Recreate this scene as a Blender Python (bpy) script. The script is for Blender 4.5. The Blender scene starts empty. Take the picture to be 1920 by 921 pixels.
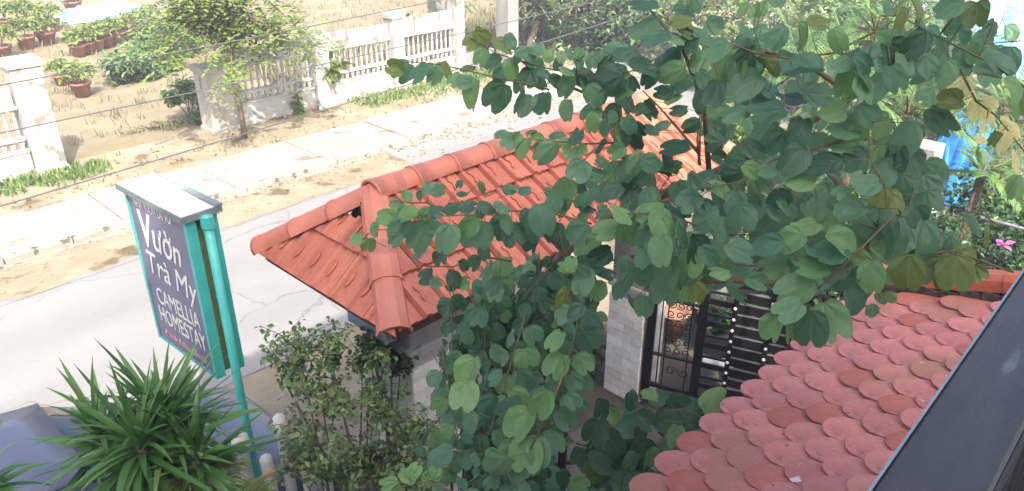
import bpy, bmesh, math, random
from mathutils import Vector, Matrix, Euler
from math import radians as R, sin, cos, pi
random.seed(7)
S = bpy.context.scene
COL = S.collection
# ------------------------------------------------------------------ camera, light, exposure
EYE = Vector((0, 0, 5.4)); PITCH = R(26.5); HEAD = math.atan2(.716, .698); FPX = 1450.
cam = bpy.data.cameras.new('camera'); cam_o = bpy.data.objects.new('camera', cam); COL.objects.link(cam_o)
cam_o.location = EYE; cam_o.rotation_euler = (pi/2-PITCH, 0, -HEAD)
cam.sensor_width = 36; cam.lens = FPX/1920*36; cam.clip_start = .05; cam.clip_end = 900
S.camera = cam_o
SUN_EL = R(47); SUN_FROM = Vector((-.42, -.91, 0)).normalized()
w = bpy.data.worlds.new('World'); S.world = w; w.use_nodes = True
nt = w.node_tree; bg = nt.nodes['Background']
sky = nt.nodes.new('ShaderNodeTexSky'); sky.sky_type = 'NISHITA'; sky.sun_disc = False
sky.sun_elevation = SUN_EL; sky.sun_rotation = math.atan2(SUN_FROM.x, SUN_FROM.y); sky.air_density = .7; sky.dust_density = 5; sky.ozone_density = .3
nt.links.new(sky.outputs[0], bg.inputs[0]); bg.inputs[1].default_value = .15
sl = bpy.data.lights.new('sun', 'SUN'); sl.energy = 2.6; sl.angle = R(.6); sl.color = (1, .95, .86)
so = bpy.data.objects.new('sun', sl); COL.objects.link(so)
sd = Vector((SUN_FROM.x*cos(SUN_EL), SUN_FROM.y*cos(SUN_EL), sin(SUN_EL)))
so.rotation_euler = sd.to_track_quat('Z', 'Y').to_euler(); so.location = (0, 0, 30)
S.view_settings.view_transform = 'Standard'; S.view_settings.look = 'None'
S.view_settings.exposure = 1.75; S.view_settings.gamma = 1

# camera rays: turns a spot seen in the photograph (1920 px wide) into a real point in the place
fs, fn = sin(HEAD), cos(HEAD)
def ray(px, py):
    x = (px-960)/FPX; y = (460.5-py)/FPX
    dz = y*cos(PITCH)-sin(PITCH); df = cos(PITCH)+y*sin(PITCH)
    return Vector((df*fs+x*fn, df*fn-x*fs, dz))
def at(px, py, X=None, Y=None, z=None, d=None):
    r = ray(px, py)
    t = X/r.x if X is not None else Y/r.y if Y is not None else (z-EYE.z)/r.z if z is not None else d
    return EYE+r*t
RIGHT = Vector((fn, -fs, 0)); VIEW = ray(960, 460.5).normalized(); UPV = RIGHT.cross(VIEW)

# ------------------------------------------------------------------ materials
def nodes(m):
    m.use_nodes = True; t = m.node_tree; return t, t.nodes['Principled BSDF']
def mat(name, c1, c2=None, scale=4., rough=.8, bump=0., bscale=None, rnd=0., detail=5., spots=None, metal=0., coord='Object', island=False, spec=None, stretch=None):
    m = bpy.data.materials.new(name); t, b = nodes(m); N = t.nodes; L = t.links
    b.inputs['Roughness'].default_value = rough; b.inputs['Metallic'].default_value = metal
    if spec is not None: b.inputs['Specular IOR Level'].default_value = spec
    c2 = c2 or c1
    tc = N.new('ShaderNodeTexCoord'); vec = tc.outputs[coord] if coord != 'World' else None
    if coord == 'World':
        g = N.new('ShaderNodeNewGeometry'); vec = g.outputs['Position']
    if stretch:
        mp = N.new('ShaderNodeMapping'); mp.inputs['Scale'].default_value = stretch; L.new(vec, mp.inputs[0]); vec = mp.outputs[0]
    nz = N.new('ShaderNodeTexNoise'); nz.inputs['Scale'].default_value = scale; nz.inputs['Detail'].default_value = detail; nz.inputs['Roughness'].default_value = .65
    L.new(vec, nz.inputs['Vector'])
    rp = N.new('ShaderNodeValToRGB'); rp.color_ramp.elements[0].position = .32; rp.color_ramp.elements[1].position = .68
    rp.color_ramp.elements[0].color = (*c1, 1); rp.color_ramp.elements[1].color = (*c2, 1)
    L.new(nz.outputs['Fac'], rp.inputs[0]); out = rp.outputs[0]
    if spots:
        sc, thr, colr = spots
        n2 = N.new('ShaderNodeTexNoise'); n2.inputs['Scale'].default_value = sc; n2.inputs['Detail'].default_value = 6; L.new(vec, n2.inputs['Vector'])
        r2 = N.new('ShaderNodeValToRGB'); r2.color_ramp.elements[0].position = thr; r2.color_ramp.elements[1].position = thr+.08
        r2.color_ramp.elements[0].color = (0, 0, 0, 1); r2.color_ramp.elements[1].color = (1, 1, 1, 1)
        L.new(n2.outputs['Fac'], r2.inputs[0])
        mx = N.new('ShaderNodeMixRGB'); mx.inputs[2].default_value = (*colr, 1); L.new(r2.outputs[0], mx.inputs[0]); L.new(out, mx.inputs[1]); out = mx.outputs[0]
    if rnd:
        if island:
            oi = N.new('ShaderNodeNewGeometry'); ro = oi.outputs['Random Per Island']
        else:
            oi = N.new('ShaderNodeObjectInfo'); ro = oi.outputs['Random']
        mr = N.new('ShaderNodeMapRange'); mr.inputs[3].default_value = 1-rnd; mr.inputs[4].default_value = 1+rnd; L.new(ro, mr.inputs[0])
        hs = N.new('ShaderNodeHueSaturation'); L.new(mr.outputs[0], hs.inputs['Value']); L.new(out, hs.inputs['Color']); out = hs.outputs[0]
        ms = N.new('ShaderNodeMath'); ms.operation = 'MULTIPLY_ADD'; ms.inputs[1].default_value = .05*rnd; ms.inputs[2].default_value = .5-.025*rnd; L.new(ro, ms.inputs[0]); L.new(ms.outputs[0], hs.inputs['Hue'])
    L.new(out, b.inputs['Base Color'])
    if bump:
        nb = N.new('ShaderNodeTexNoise'); nb.inputs['Scale'].default_value = bscale or scale*6; nb.inputs['Detail'].default_value = 8; L.new(vec, nb.inputs['Vector'])
        bp = N.new('ShaderNodeBump'); bp.inputs['Strength'].default_value = bump; bp.inputs['Distance'].default_value = .02; L.new(nb.outputs['Fac'], bp.inputs['Height']); L.new(bp.outputs[0], b.inputs['Normal'])
    return m
def leafmat(name, ca, cb, cc=None, trans=.25, rough=.42, island=False, veins=0., vcol=(.25, .33, .14)):
    m = bpy.data.materials.new(name); t, b = nodes(m); N = t.nodes; L = t.links
    b.inputs['Roughness'].default_value = rough; b.inputs['Specular IOR Level'].default_value = .45
    if island: g = N.new('ShaderNodeNewGeometry'); ro = g.outputs['Random Per Island']
    else: g = N.new('ShaderNodeObjectInfo'); ro = g.outputs['Random']
    rp = N.new('ShaderNodeValToRGB'); e = rp.color_ramp.elements
    e[0].color = (*ca, 1); e[1].color = (*cb, 1); e[1].position = .8
    if cc: n = e.new(.97); n.color = (*cc, 1)
    L.new(ro, rp.inputs[0]); out = rp.outputs[0]
    tcn = N.new('ShaderNodeTexCoord'); nz = N.new('ShaderNodeTexNoise'); nz.inputs['Scale'].default_value = 5; nz.inputs['Detail'].default_value = 3
    L.new(tcn.outputs['UV'], nz.inputs['Vector'])
    mr = N.new('ShaderNodeMapRange'); mr.inputs[3].default_value = .78; mr.inputs[4].default_value = 1.25; L.new(nz.outputs['Fac'], mr.inputs[0])
    mu = N.new('ShaderNodeHueSaturation'); L.new(mr.outputs[0], mu.inputs['Value']); L.new(out, mu.inputs['Color']); out = mu.outputs[0]
    if veins:
        # radial veins from the leaf base
        sp = N.new('ShaderNodeSeparateXYZ'); L.new(tcn.outputs['UV'], sp.inputs[0])
        an = N.new('ShaderNodeMath'); an.operation = 'ARCTAN2'; L.new(sp.outputs[0], an.inputs[0]); L.new(sp.outputs[1], an.inputs[1])
        m1 = N.new('ShaderNodeMath'); m1.operation = 'MULTIPLY'; m1.inputs[1].default_value = 4.2; L.new(an.outputs[0], m1.inputs[0])
        cs = N.new('ShaderNodeMath'); cs.operation = 'COSINE'
        m2 = N.new('ShaderNodeMath'); m2.operation = 'MULTIPLY'; m2.inputs[1].default_value = 2; L.new(m1.outputs[0], m2.inputs[0]); L.new(m2.outputs[0], cs.inputs[0])
        pr = N.new('ShaderNodeMapRange'); pr.inputs[1].default_value = .93; pr.inputs[2].default_value = 1; pr.inputs[4].default_value = veins; L.new(cs.outputs[0], pr.inputs[0])
        mx = N.new('ShaderNodeMixRGB'); mx.inputs[2].default_value = (*vcol, 1); L.new(pr.outputs[0], mx.inputs[0]); L.new(out, mx.inputs[1]); out = mx.outputs[0]
        bp = N.new('ShaderNodeBump'); bp.inputs['Strength'].default_value = .35; bp.inputs['Distance'].default_value = .004; L.new(cs.outputs[0], bp.inputs['Height']); L.new(bp.outputs[0], b.inputs['Normal'])
    L.new(out, b.inputs['Base Color'])
    tr = N.new('ShaderNodeBsdfTranslucent'); L.new(out, tr.inputs[0])
    ms = N.new('ShaderNodeMixShader'); ms.inputs[0].default_value = trans
    o = N['Material Output']; L.new(b.outputs[0], ms.inputs[1]); L.new(tr.outputs[0], ms.inputs[2]); L.new(ms.outputs[0], o.inputs[0])
    return m
M = {}
M['soil'] = mat('dry_soil', (.19, .15, .09), (.28, .24, .16), .5, .95, .8, 9, coord='World', spots=(1.1, .56, (.2, .17, .09)), detail=9)
M['verge'] = mat('verge_sand', (.2, .16, .1), (.32, .28, .2), .9, .95, .9, 12, coord='World', spots=(1.6, .57, (.12, .09, .05)), detail=9)
M['road'] = mat('concrete_road', (.2, .195, .185), (.27, .265, .255), .35, .9, .35, 30, coord='World', spots=(.45, .6, (.17, .16, .14)), stretch=(.35, 1, 1), detail=9)
def road_detail(m):
    t = m.node_tree; N = t.nodes; L = t.links; b = N['Principled BSDF']; src = b.inputs['Base Color'].links[0].from_socket
    g = N.new('ShaderNodeNewGeometry'); nz = N.new('ShaderNodeTexNoise'); nz.inputs['Scale'].default_value = 1.2; nz.inputs['Detail'].default_value = 8; L.new(g.outputs['Position'], nz.inputs['Vector'])
    mx = N.new('ShaderNodeMixRGB'); mx.blend_type = 'LINEAR_LIGHT'; mx.inputs[0].default_value = .35; L.new(g.outputs['Position'], mx.inputs[1]); L.new(nz.outputs['Color'], mx.inputs[2])
    vo = N.new('ShaderNodeTexVoronoi'); vo.feature = 'DISTANCE_TO_EDGE'; vo.inputs['Scale'].default_value = .33; L.new(mx.outputs[0], vo.inputs['Vector'])
    cr = N.new('ShaderNodeMapRange'); cr.inputs[1].default_value = 0; cr.inputs[2].default_value = .006; cr.inputs[3].default_value = .7; cr.inputs[4].default_value = 1; L.new(vo.outputs['Distance'], cr.inputs[0])
    sp = N.new('ShaderNodeSeparateXYZ'); L.new(mx.outputs[0], sp.inputs[0])
    sn = N.new('ShaderNodeMath'); sn.operation = 'SINE'; ml = N.new('ShaderNodeMath'); ml.operation = 'MULTIPLY'; ml.inputs[1].default_value = 3.6; L.new(sp.outputs[1], ml.inputs[0]); L.new(ml.outputs[0], sn.inputs[0])
    mr = N.new('ShaderNodeMapRange'); mr.inputs[1].default_value = -1; mr.inputs[2].default_value = 1; mr.inputs[3].default_value = .93; mr.inputs[4].default_value = 1.05; L.new(sn.outputs[0], mr.inputs[0])
    mm = N.new('ShaderNodeMath'); mm.operation = 'MULTIPLY'; L.new(cr.outputs[0], mm.inputs[0]); L.new(mr.outputs[0], mm.inputs[1])
    hs = N.new('ShaderNodeHueSaturation'); L.new(mm.outputs[0], hs.inputs['Value']); L.new(src, hs.inputs['Color']); L.new(hs.outputs[0], b.inputs['Base Color'])
road_detail(M['road'])
M['walk'] = mat('concrete_walk', (.27, .25, .205), (.37, .35, .3), .8, .9, .5, 20, coord='World', spots=(2.2, .6, (.19, .165, .12)), detail=9)
M['kerb'] = mat('kerb_concrete', (.24, .225, .19), (.34, .32, .28), 3, .9, .6, coord='World', spots=(6, .56, (.1, .09, .07)))
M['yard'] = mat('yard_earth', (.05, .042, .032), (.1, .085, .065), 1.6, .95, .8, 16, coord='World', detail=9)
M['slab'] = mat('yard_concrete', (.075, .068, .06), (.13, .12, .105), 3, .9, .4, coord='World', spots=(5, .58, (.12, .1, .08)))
M['clay'] = mat('clay_tile', (.4, .118, .07), (.49, .165, .105), 7, .62, .25, 40, rnd=.13, spots=(9, .66, (.36, .1, .06)))
M['clayridge'] = mat('clay_ridge', (.44, .135, .082), (.53, .19, .125), 5, .55, .2, 40, rnd=.07)
M['claydark'] = mat('dark_clay_board', (.09, .035, .028), (.15, .055, .04), 6, .8, .3)
M['scale'] = mat('pink_scale_tile', (.44, .135, .11), (.57, .22, .19), 6, .6, .3, 45, rnd=.11, spots=(14, .62, (.38, .14, .11)))
def specks(m, scale, thr, colr):
    t = m.node_tree; N = t.nodes; L = t.links; b = N['Principled BSDF']; src = b.inputs['Base Color'].links[0].from_socket
    g = N.new('ShaderNodeNewGeometry'); n = N.new('ShaderNodeTexNoise'); n.inputs['Scale'].default_value = scale; n.inputs['Detail'].default_value = 4; L.new(g.outputs['Position'], n.inputs['Vector'])
    m2 = N.new('ShaderNodeMapRange'); m2.inputs[1].default_value = thr; m2.inputs[2].default_value = thr+.04; L.new(n.outputs['Fac'], m2.inputs[0])
    mx = N.new('ShaderNodeMixRGB'); mx.inputs[2].default_value = (*colr, 1); L.new(m2.outputs[0], mx.inputs[0]); L.new(src, mx.inputs[1]); L.new(mx.outputs[0], b.inputs['Base Color'])
M['scale2'] = mat('worn_scale_tile', (.4, .11, .08), (.5, .17, .13), 8, .7, .3, 45, rnd=.12, spots=(10, .62, (.25, .09, .07)))
M['cap'] = mat('verge_cap', (.46, .12, .06), (.58, .17, .09), 5, .6, .3, rnd=.1)
M['mortar'] = mat('mossy_mortar', (.05, .045, .035), (.14, .12, .09), 14, .95, .8)
M['white'] = mat('white_plaster', (.32, .315, .29), (.48, .47, .44), 2.2, .85, .3, coord='World', spots=(3.1, .57, (.2, .19, .165)), detail=8)
M['whitepaint'] = mat('white_fence_paint', (.62, .61, .58), (.78, .77, .74), 5, .7, .2, spots=(8, .64, (.4, .38, .34)))
M['slatedge'] = mat('lit_iron_edge', (.07, .07, .068), (.16, .155, .15), 9, .5)  # paler iron, painting the light caught along the slat tops
M['oldconc'] = mat('weathered_concrete', (.27, .25, .21), (.5, .48, .43), 2.2, .92, .6, coord='World', spots=(3, .6, (.12, .11, .09)), detail=9, stretch=(1, 1, .45))
M['greyconc'] = mat('grey_concrete', (.2, .19, .18), (.32, .31, .29), 3, .92, .5, coord='World', stretch=(1, 1, .3))
M['brick'] = mat('pale_brick', (.66, .63, .58), (.78, .75, .7), 9, .85, .35, 60, rnd=.13)
M['joint'] = mat('brick_mortar', (.36, .34, .31), (.42, .4, .37), 9, .95, .3)
M['beam'] = mat('blue_grey_plaster', (.17, .21, .27), (.26, .3, .36), 3, .85, .2)
M['iron'] = mat('black_iron', (.008, .008, .009), (.018, .017, .016), 9, .45, .1, metal=.3)
M['stud'] = mat('white_paint', (.75, .75, .72), None, 5, .5)
M['rail'] = mat('dark_rail_paint', (.036, .036, .036), (.06, .059, .057), 5, .42, .12, 60, spots=(7, .67, (.12, .135, .15)), stretch=(1, 5, 5))
M['railedge'] = mat('pale_rail_edge', (.2, .23, .26), (.3, .33, .36), 8, .5)  # narrow outer edge strip, paler than the rail
M['teal'] = mat('teal_paint', (.05, .42, .38), (.08, .52, .47), 5, .4, .05, spots=(14, .67, (.18, .32, .25)))
M['tealdark'] = mat('faded_olive_panel', (.16, .2, .07), (.24, .24, .09), 8, .7, spots=(9, .6, (.1, .3, .25)))
M['signface'] = mat('slate_sign_film', (.105, .115, .2), (.145, .15, .24), 3, .35)
M['lettering'] = mat('cream_lettering', (.8, .78, .74), None, 3, .5)
M['pinklet'] = mat('pink_lettering', (.65, .35, .36), None, 3, .5)
M['metal'] = mat('white_sheet_metal', (.6, .62, .62), (.74, .75, .75), 4, .5, .05)
M['darkmetal'] = mat('dull_edge_metal', (.13, .17, .17), (.22, .26, .25), 6, .6)
M['bark'] = mat('bark', (.1, .07, .05), (.22, .17, .12), 9, .95, .8, 30)
M['twig'] = mat('green_twig', (.1, .075, .04), (.16, .15, .06), 12, .8)
M['redtwig'] = mat('reddish_twig', (.16, .07, .05), (.2, .1, .07), 12, .8)
M['pot'] = mat('terracotta_pot', (.2, .09, .06), (.3, .15, .1), 5, .8, .2, rnd=.3, spots=(6, .6, (.3, .26, .2)))
M['tarp'] = mat('blue_tarp', (.02, .15, .55), (.06, .32, .75), 3, .38, .3, 12)
M['tarp2'] = mat('pale_blue_tarp', (.1, .42, .8), (.4, .68, .88), 2, .5, .4, 8)
M['wire'] = mat('wire', (.07, .07, .07), (.1, .1, .1), 5, .6)
M['house'] = mat('house_wall', (.7, .69, .65), (.78, .77, .73), 2, .9, .2)
M['carpaint'] = mat('car_paint', (.12, .135, .2), (.13, .145, .21), 1, .2)
M['carglass'] = mat('car_glass', (.02, .03, .035), None, 1, .05)
M['rubber'] = mat('rubber', (.015, .015, .015), None, 5, .8)
M['chrome'] = mat('wheel_alloy', (.5, .5, .52), None, 5, .3, metal=.9)
M['lamp'] = mat('lamp_glass', (.6, .6, .58), None, 5, .15)
M['yellow'] = mat('yellow_paint', (.6, .4, .05), (.5, .3, .08), 9, .7)
M['pink'] = mat('pink_petal', (.7, .1, .35), (.8, .2, .45), 9, .6)
M['wood'] = mat('old_wood', (.07, .055, .045), (.14, .11, .085), 6, .9, .6, stretch=(1, 1, 8))
M['oblong'] = mat('navy_oblong', (.01, .012, .04), (.015, .02, .06), 5, .9)
M['cream'] = mat('cream_cloth', (.6, .56, .44), (.7, .66, .52), 5, .9)
specks(M['scale'], 1.7, .58, (.42, .17, .12)); specks(M['scale'], 9, .71, (.7, .6, .57)); specks(M['scale'], 26, .69, (.16, .09, .07))
specks(M['clay'], 2.3, .6, (.36, .12, .075)); specks(M['clay'], 22, .7, (.16, .08, .06)); specks(M['clayridge'], 3, .6, (.4, .14, .09)); specks(M['clayridge'], 25, .71, (.2, .1, .07))
specks(M['teal'], 12, .7, (.2, .12, .07)); specks(M['signface'], 5, .68, (.2, .2, .26))
LA = ((.085, .2, .11), (.14, .28, .145), (.19, .35, .14))
M['leaf'] = leafmat('bauhinia_leaf', *LA, trans=.42, veins=.22)
M['leafs'] = leafmat('bauhinia_leaf_mass', *LA, trans=.42, island=True, veins=.22)
M['leaflight'] = leafmat('young_bauhinia_leaf', (.12, .25, .095), (.18, .33, .12), trans=.35, veins=.3)
M['leafolive'] = leafmat('olive_bauhinia_leaf', (.09, .15, .045), (.14, .2, .05), trans=.3, veins=.35)
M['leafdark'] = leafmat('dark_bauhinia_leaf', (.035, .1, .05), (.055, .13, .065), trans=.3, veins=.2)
M['leafyellow'] = leafmat('yellow_bauhinia_leaf', (.8, .76, .25), (.85, .82, .4), trans=.5, veins=.45, vcol=(.4, .45, .1))
M['blade'] = leafmat('dracaena_blade', (.045, .13, .03), (.1, .22, .055), (.18, .31, .09), trans=.2, rough=.35)
M['palmleaf'] = leafmat('palm_leaflet', (.05, .13, .04), (.17, .28, .09), trans=.25, rough=.4, island=True)
M['shrub'] = leafmat('small_shrub_leaf', (.09, .18, .06), (.18, .28, .1), (.34, .4, .17), trans=.25, island=True)
M['shrub1'] = leafmat('small_shrub_leaf_single', (.06, .14, .045), (.12, .2, .065), (.2, .27, .08), trans=.3)
M['bright'] = leafmat('sunny_leaf', (.13, .2, .045), (.22, .3, .08), (.32, .36, .12), trans=.35, island=True)
M['sunny'] = leafmat('garden_leaf', (.07, .15, .035), (.15, .25, .05), (.25, .32, .08), trans=.3, island=True)
M['grey'] = leafmat('grey_green_leaf', (.08, .16, .06), (.17, .26, .11), trans=.3, island=True)
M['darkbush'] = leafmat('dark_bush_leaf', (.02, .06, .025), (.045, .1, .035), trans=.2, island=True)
M['dry'] = leafmat('dry_grass', (.2, .175, .1), (.3, .27, .17), (.13, .18, .065), trans=.2, island=True, rough=.8)
M['grass'] = leafmat('green_grass', (.1, .19, .05), (.17, .25, .08), (.3, .32, .14), trans=.3, island=True, rough=.7)

# ------------------------------------------------------------------ helpers
def tag(o, label=None, cat=None, group=None, kind=None):
    if label: o['label'] = label
    if cat: o['category'] = cat
    if group: o['group'] = group
    if kind: o['kind'] = kind
    return o
def empty(name, loc, label, cat, group=None, rz=0):
    o = bpy.data.objects.new(name, None); COL.objects.link(o); o.location = loc; o.rotation_euler = (0, 0, rz)
    o.empty_display_size = .1
    return tag(o, label, cat, group)
def link(name, me, parent=None, mw=None):
    o = bpy.data.objects.new(name, me); COL.objects.link(o)
    if parent is not None: o.parent = parent
    if mw is not None: o.matrix_basis = mw
    return o
class MB:
    def __init__(s): s.v = []; s.f = []; s.uv = None
    def add(s, vs, fs_, T=None):
        n = len(s.v)
        s.v += [tuple(T @ Vector(v)) if T is not None else tuple(v) for v in vs]
        s.f += [tuple(i+n for i in f) for f in fs_]
        return s
    def box(s, x0, y0, z0, x1, y1, z1, T=None):
        v = [(x0, y0, z0), (x1, y0, z0), (x1, y1, z0), (x0, y1, z0), (x0, y0, z1), (x1, y0, z1), (x1, y1, z1), (x0, y1, z1)]
        return s.add(v, [(0, 3, 2, 1), (4, 5, 6, 7), (0, 1, 5, 4), (1, 2, 6, 5), (2, 3, 7, 6), (3, 0, 4, 7)], T)
    def tube(s, pts, rad, n=8, caps=True):
        pts = [Vector(p) for p in pts]; rs = rad if isinstance(rad, (list, tuple)) else [rad]*len(pts)
        base = len(s.v); a = None
        for i, p in enumerate(pts):
            d = (pts[min(i+1, len(pts)-1)]-pts[max(i-1, 0)]).normalized()
            if a is None: a = d.orthogonal().normalized()
            else:
                a = a-d*a.dot(d)
                a = a.normalized() if a.length > 1e-5 else d.orthogonal().normalized()
            b = d.cross(a)
            for k in range(n):
                q = 2*pi*k/n; s.v.append(tuple(p+(a*cos(q)+b*sin(q))*rs[i]))
        for i in range(len(pts)-1):
            for k in range(n):
                k2 = (k+1) % n
                s.f.append((base+i*n+k, base+i*n+k2, base+(i+1)*n+k2, base+(i+1)*n+k))
        if caps:
            s.f.append(tuple(base+k for k in reversed(range(n)))); s.f.append(tuple(base+(len(pts)-1)*n+k for k in range(n)))
        return s
    def lathe(s, prof, c, n=14):
        base = len(s.v)
        for r, z in prof:
            for k in range(n):
                q = 2*pi*k/n; s.v.append((c[0]+r*cos(q), c[1]+r*sin(q), c[2]+z))
        for i in range(len(prof)-1):
            for k in range(n):
                k2 = (k+1) % n; s.f.append((base+i*n+k, base+i*n+k2, base+(i+1)*n+k2, base+(i+1)*n+k))
        return s
    def mesh(s, name, m, smooth=False):
        me = bpy.data.meshes.new(name); me.from_pydata(s.v, [], s.f)
        if s.uv:
            l = me.uv_layers.new(name='UVMap'); fl = [s.uv[lp.vertex_index] for lp in me.loops]
            l.data.foreach_set('uv', [c for u in fl for c in u])
        me.materials.append(m)
        if smooth: me.polygons.foreach_set('use_smooth', [True]*len(me.polygons))
        me.update(); return me
    def build(s, name, m, parent=None, smooth=False, bevel=0., at_=None):
        me = s.mesh(name, m, smooth)
        if bevel:
            bm = bmesh.new(); bm.from_mesh(me); bmesh.ops.remove_doubles(bm, verts=bm.verts, dist=1e-5)
            bmesh.ops.bevel(bm, geom=list(bm.edges), offset=bevel, segments=1, affect='EDGES', clamp_overlap=True); bm.to_mesh(me); bm.free()
        o = link(name, me, parent)
        if at_ is not None: o.location = at_
        return o
def rnd(a, b): return random.uniform(a, b)
def basis(x, y, z, o):
    return Matrix(((x.x, y.x, z.x, o.x), (x.y, y.y, z.y, o.y), (x.z, y.z, z.z, o.z), (0, 0, 0, 1)))
def grow(parent): return parent.matrix_basis.inverted() if parent else Matrix()

# ------------------------------------------------------------------ ground, road, pavement
def sheet(name, x0, y0, x1, y1, z, m, nx=1, ny=1, amp=0., edge=0.):
    b = MB()
    for j in range(ny+1):
        for i in range(nx+1):
            x = x0+(x1-x0)*i/nx; y = y0+(y1-y0)*j/ny
            if edge and j in (0, ny): y += rnd(-edge, edge)
            inner = 0 < i < nx and 0 < j < ny
            b.v.append((x, y, z+(rnd(-amp, amp) if inner else 0)))
    for j in range(ny):
        for i in range(nx):
            a = j*(nx+1)+i; b.f.append((a, a+1, a+nx+2, a+nx+1))
    return tag(b.build(name, m, smooth=bool(amp)), kind='structure')
sheet('ground', -300, -300, 500, 500, -.06, M['soil'])
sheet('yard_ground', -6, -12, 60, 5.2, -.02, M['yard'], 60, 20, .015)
sheet('lot_ground', -20, 16.3, 90, 70, -.01, M['soil'], 110, 60, .05)
sheet('near_verge', -30, 5.2, 60, 7.5, -.008, M['verge'], 200, 8, .012, .03)
sheet('road', -60, 7.4, 120, 12.5, 0, M['road'])
sheet('road_sand', -12, 11.35, 9, 12.52, .004, M['verge'], 60, 1, 0, .16)
sheet('kerb_gutter', -20, 12.38, 60, 12.52, .008, M['kerb'], 160, 1, 0, .025)
kb = MB()
x = -18.
while x < 50:
    L_ = rnd(.9, 1.1); dz = rnd(-.012, .012); dy = rnd(-.012, .012)
    kb.box(x, 12.5+dy, -.05, x+L_-.015, 12.64+dy, .1+dz); x += L_
tag(kb.build('kerb', M['kerb'], bevel=.012), kind='structure')
# pavement slabs, each its own piece
pave = tag(MB().box(-18, 12.64, -.05, 50, 14.3, .07).build('pavement', M['kerb']), kind='structure')
slabs = [MB().box(0, 0, 0, 1.95, 1.62, .05).mesh('paving_slab', M['walk'])]
for i in range(22):
    o = link('paving_slab', slabs[0], pave); o.location = (-12+i*1.98+rnd(-.01, .01), 12.66, .05+rnd(-.006, .008)); o.rotation_euler = (rnd(-.004, .004), rnd(-.004, .004), rnd(-.004, .004))
sheet('verge', -18, 14.25, 60, 16.35, .055, M['verge'], 160, 10, .035)
# concrete path inside the gate
for i in range(4):
    pass
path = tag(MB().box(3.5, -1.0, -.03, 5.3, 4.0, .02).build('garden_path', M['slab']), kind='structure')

def tufts(name, pts, h, wd, m, parent=None, spread=.05, blades=9):
    b = MB()
    for p in pts:
        for _ in range(blades):
            a = rnd(0, 2*pi); o = Vector(p)+Vector((rnd(-spread, spread), rnd(-spread, spread), 0))
            d = Vector((cos(a), sin(a), 0)); hh = h*rnd(.5, 1.2); s_ = Vector((-d.y, d.x, 0))*wd*rnd(.6, 1.3)
            t = o+d*hh*rnd(.15, .7)+Vector((0, 0, hh)); mid = (o+t)/2+Vector((0, 0, hh*.12))
            n = len(b.v); b.v += [tuple(o-s_), tuple(o+s_), tuple(mid+s_), tuple(mid-s_), tuple(t)]
            b.f += [(n, n+1, n+2, n+3), (n+3, n+2, n+4)]
    return b.build(name, m, parent)
def pts_in(x0, y0, x1, y1, n, z=0.):
    return [(rnd(x0, x1), rnd(y0, y1), z) for _ in range(n)]
tag(tufts('dry_grass', pts_in(-2, 17, 30, 34, 1500), .2, .012, M['dry'], spread=.15, blades=8), kind='stuff')
tag(tufts('dry_grass', pts_in(10.3, 16.6, 34, 22, 2600), .55, .014, M['dry'], spread=.18, blades=8), kind='stuff')
tag(tufts('dead_leaf_litter', pts_in(-4, 14.35, 20, 16.2, 230, .06), .07, .02, M['dry'], spread=.15, blades=5), kind='stuff')
g1 = [(rnd(-2, 3.5), 15.75+random.gauss(0, .25), .06) for _ in range(240)]+[(rnd(3.4, 4.6), 15.5+random.gauss(0, .18), .06) for _ in range(70)]
g2 = [(rnd(10.6, 15.2), 15.55+random.gauss(0, .28), .06) for _ in range(330)]
g3 = [(rnd(16.5, 24), rnd(14.5, 19), .0) for _ in range(260)]
tag(tufts('weeds', g1, .14, .018, M['grass'], spread=.14, blades=9), kind='stuff')
tag(tufts('weeds', g2, .1, .018, M['grass'], spread=.2, blades=8), kind='stuff')
tag(tufts('weeds', g3, .16, .026, M['grass'], spread=.12, blades=6), kind='stuff')
peb = MB()
for _ in range(900):
    p = Vector((rnd(-3, 16), random.choice((rnd(12.2, 12.6), rnd(11.4, 12.4), rnd(14.3, 16))), .07 if 0 else .01)); s_ = rnd(.01, .035)
    if p.y > 14: p.z = .07
    peb.box(p.x-s_, p.y-s_, p.z-.01, p.x+s_*rnd(.4, 1), p.y+s_*rnd(.4, 1), p.z+s_*.6)
tag(peb.build('gravel', M['verge']), kind='stuff')

# ------------------------------------------------------------------ foliage builders
def leaf_mesh(outline, fold, droop, name, m, curl=0., rip=.0, ph=0.):
    """outline: half outline points (x>=0), from base to the notch; an inner ring lets the blade curl"""
    b = MB(); L_ = outline[-1][1]; mid = [(0, 0), (0, L_*.5), (0, L_)]
    def z(x, y): return fold*abs(x)-droop*y*y-curl*x*x+rip*abs(x)*sin(9*y+ph+(2 if x > 0 else 0))
    vs = [(x, y, z(x, y)) for x, y in mid]; uv = [(x, y+.02) for x, y in mid]
    o = outline[1:-1]; fcs = []
    for sgn in (1, -1):
        n0 = len(vs)
        for x, y in o: vs.append((sgn*x, y, z(sgn*x, y))); uv.append((sgn*x, y+.02))
        n1 = len(vs)
        for x, y in o:
            xi, yi = x*.55, L_*.5+(y-L_*.5)*.62; vs.append((sgn*xi, yi, z(sgn*xi, yi))); uv.append((sgn*xi, yi+.02))
        k = len(o); fl = [(0, n0, n1), (n0+k-1, 2, n1+k-1), (0, n1, 1), (n1+k-1, 2, 1)]
        for i in range(k-1): fl += [(n0+i, n0+i+1, n1+i+1, n1+i), (n1+i, n1+i+1, 1)]
        fcs += [f if sgn > 0 else f[::-1] for f in fl]
    b.v = vs; b.f = fcs; b.uv = uv
    return b
OUT1 = [(0, 0), (.2, -.05), (.38, .06), (.48, .28), (.5, .52), (.42, .78), (.27, .93), (.12, .92), (0, .76)]
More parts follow.
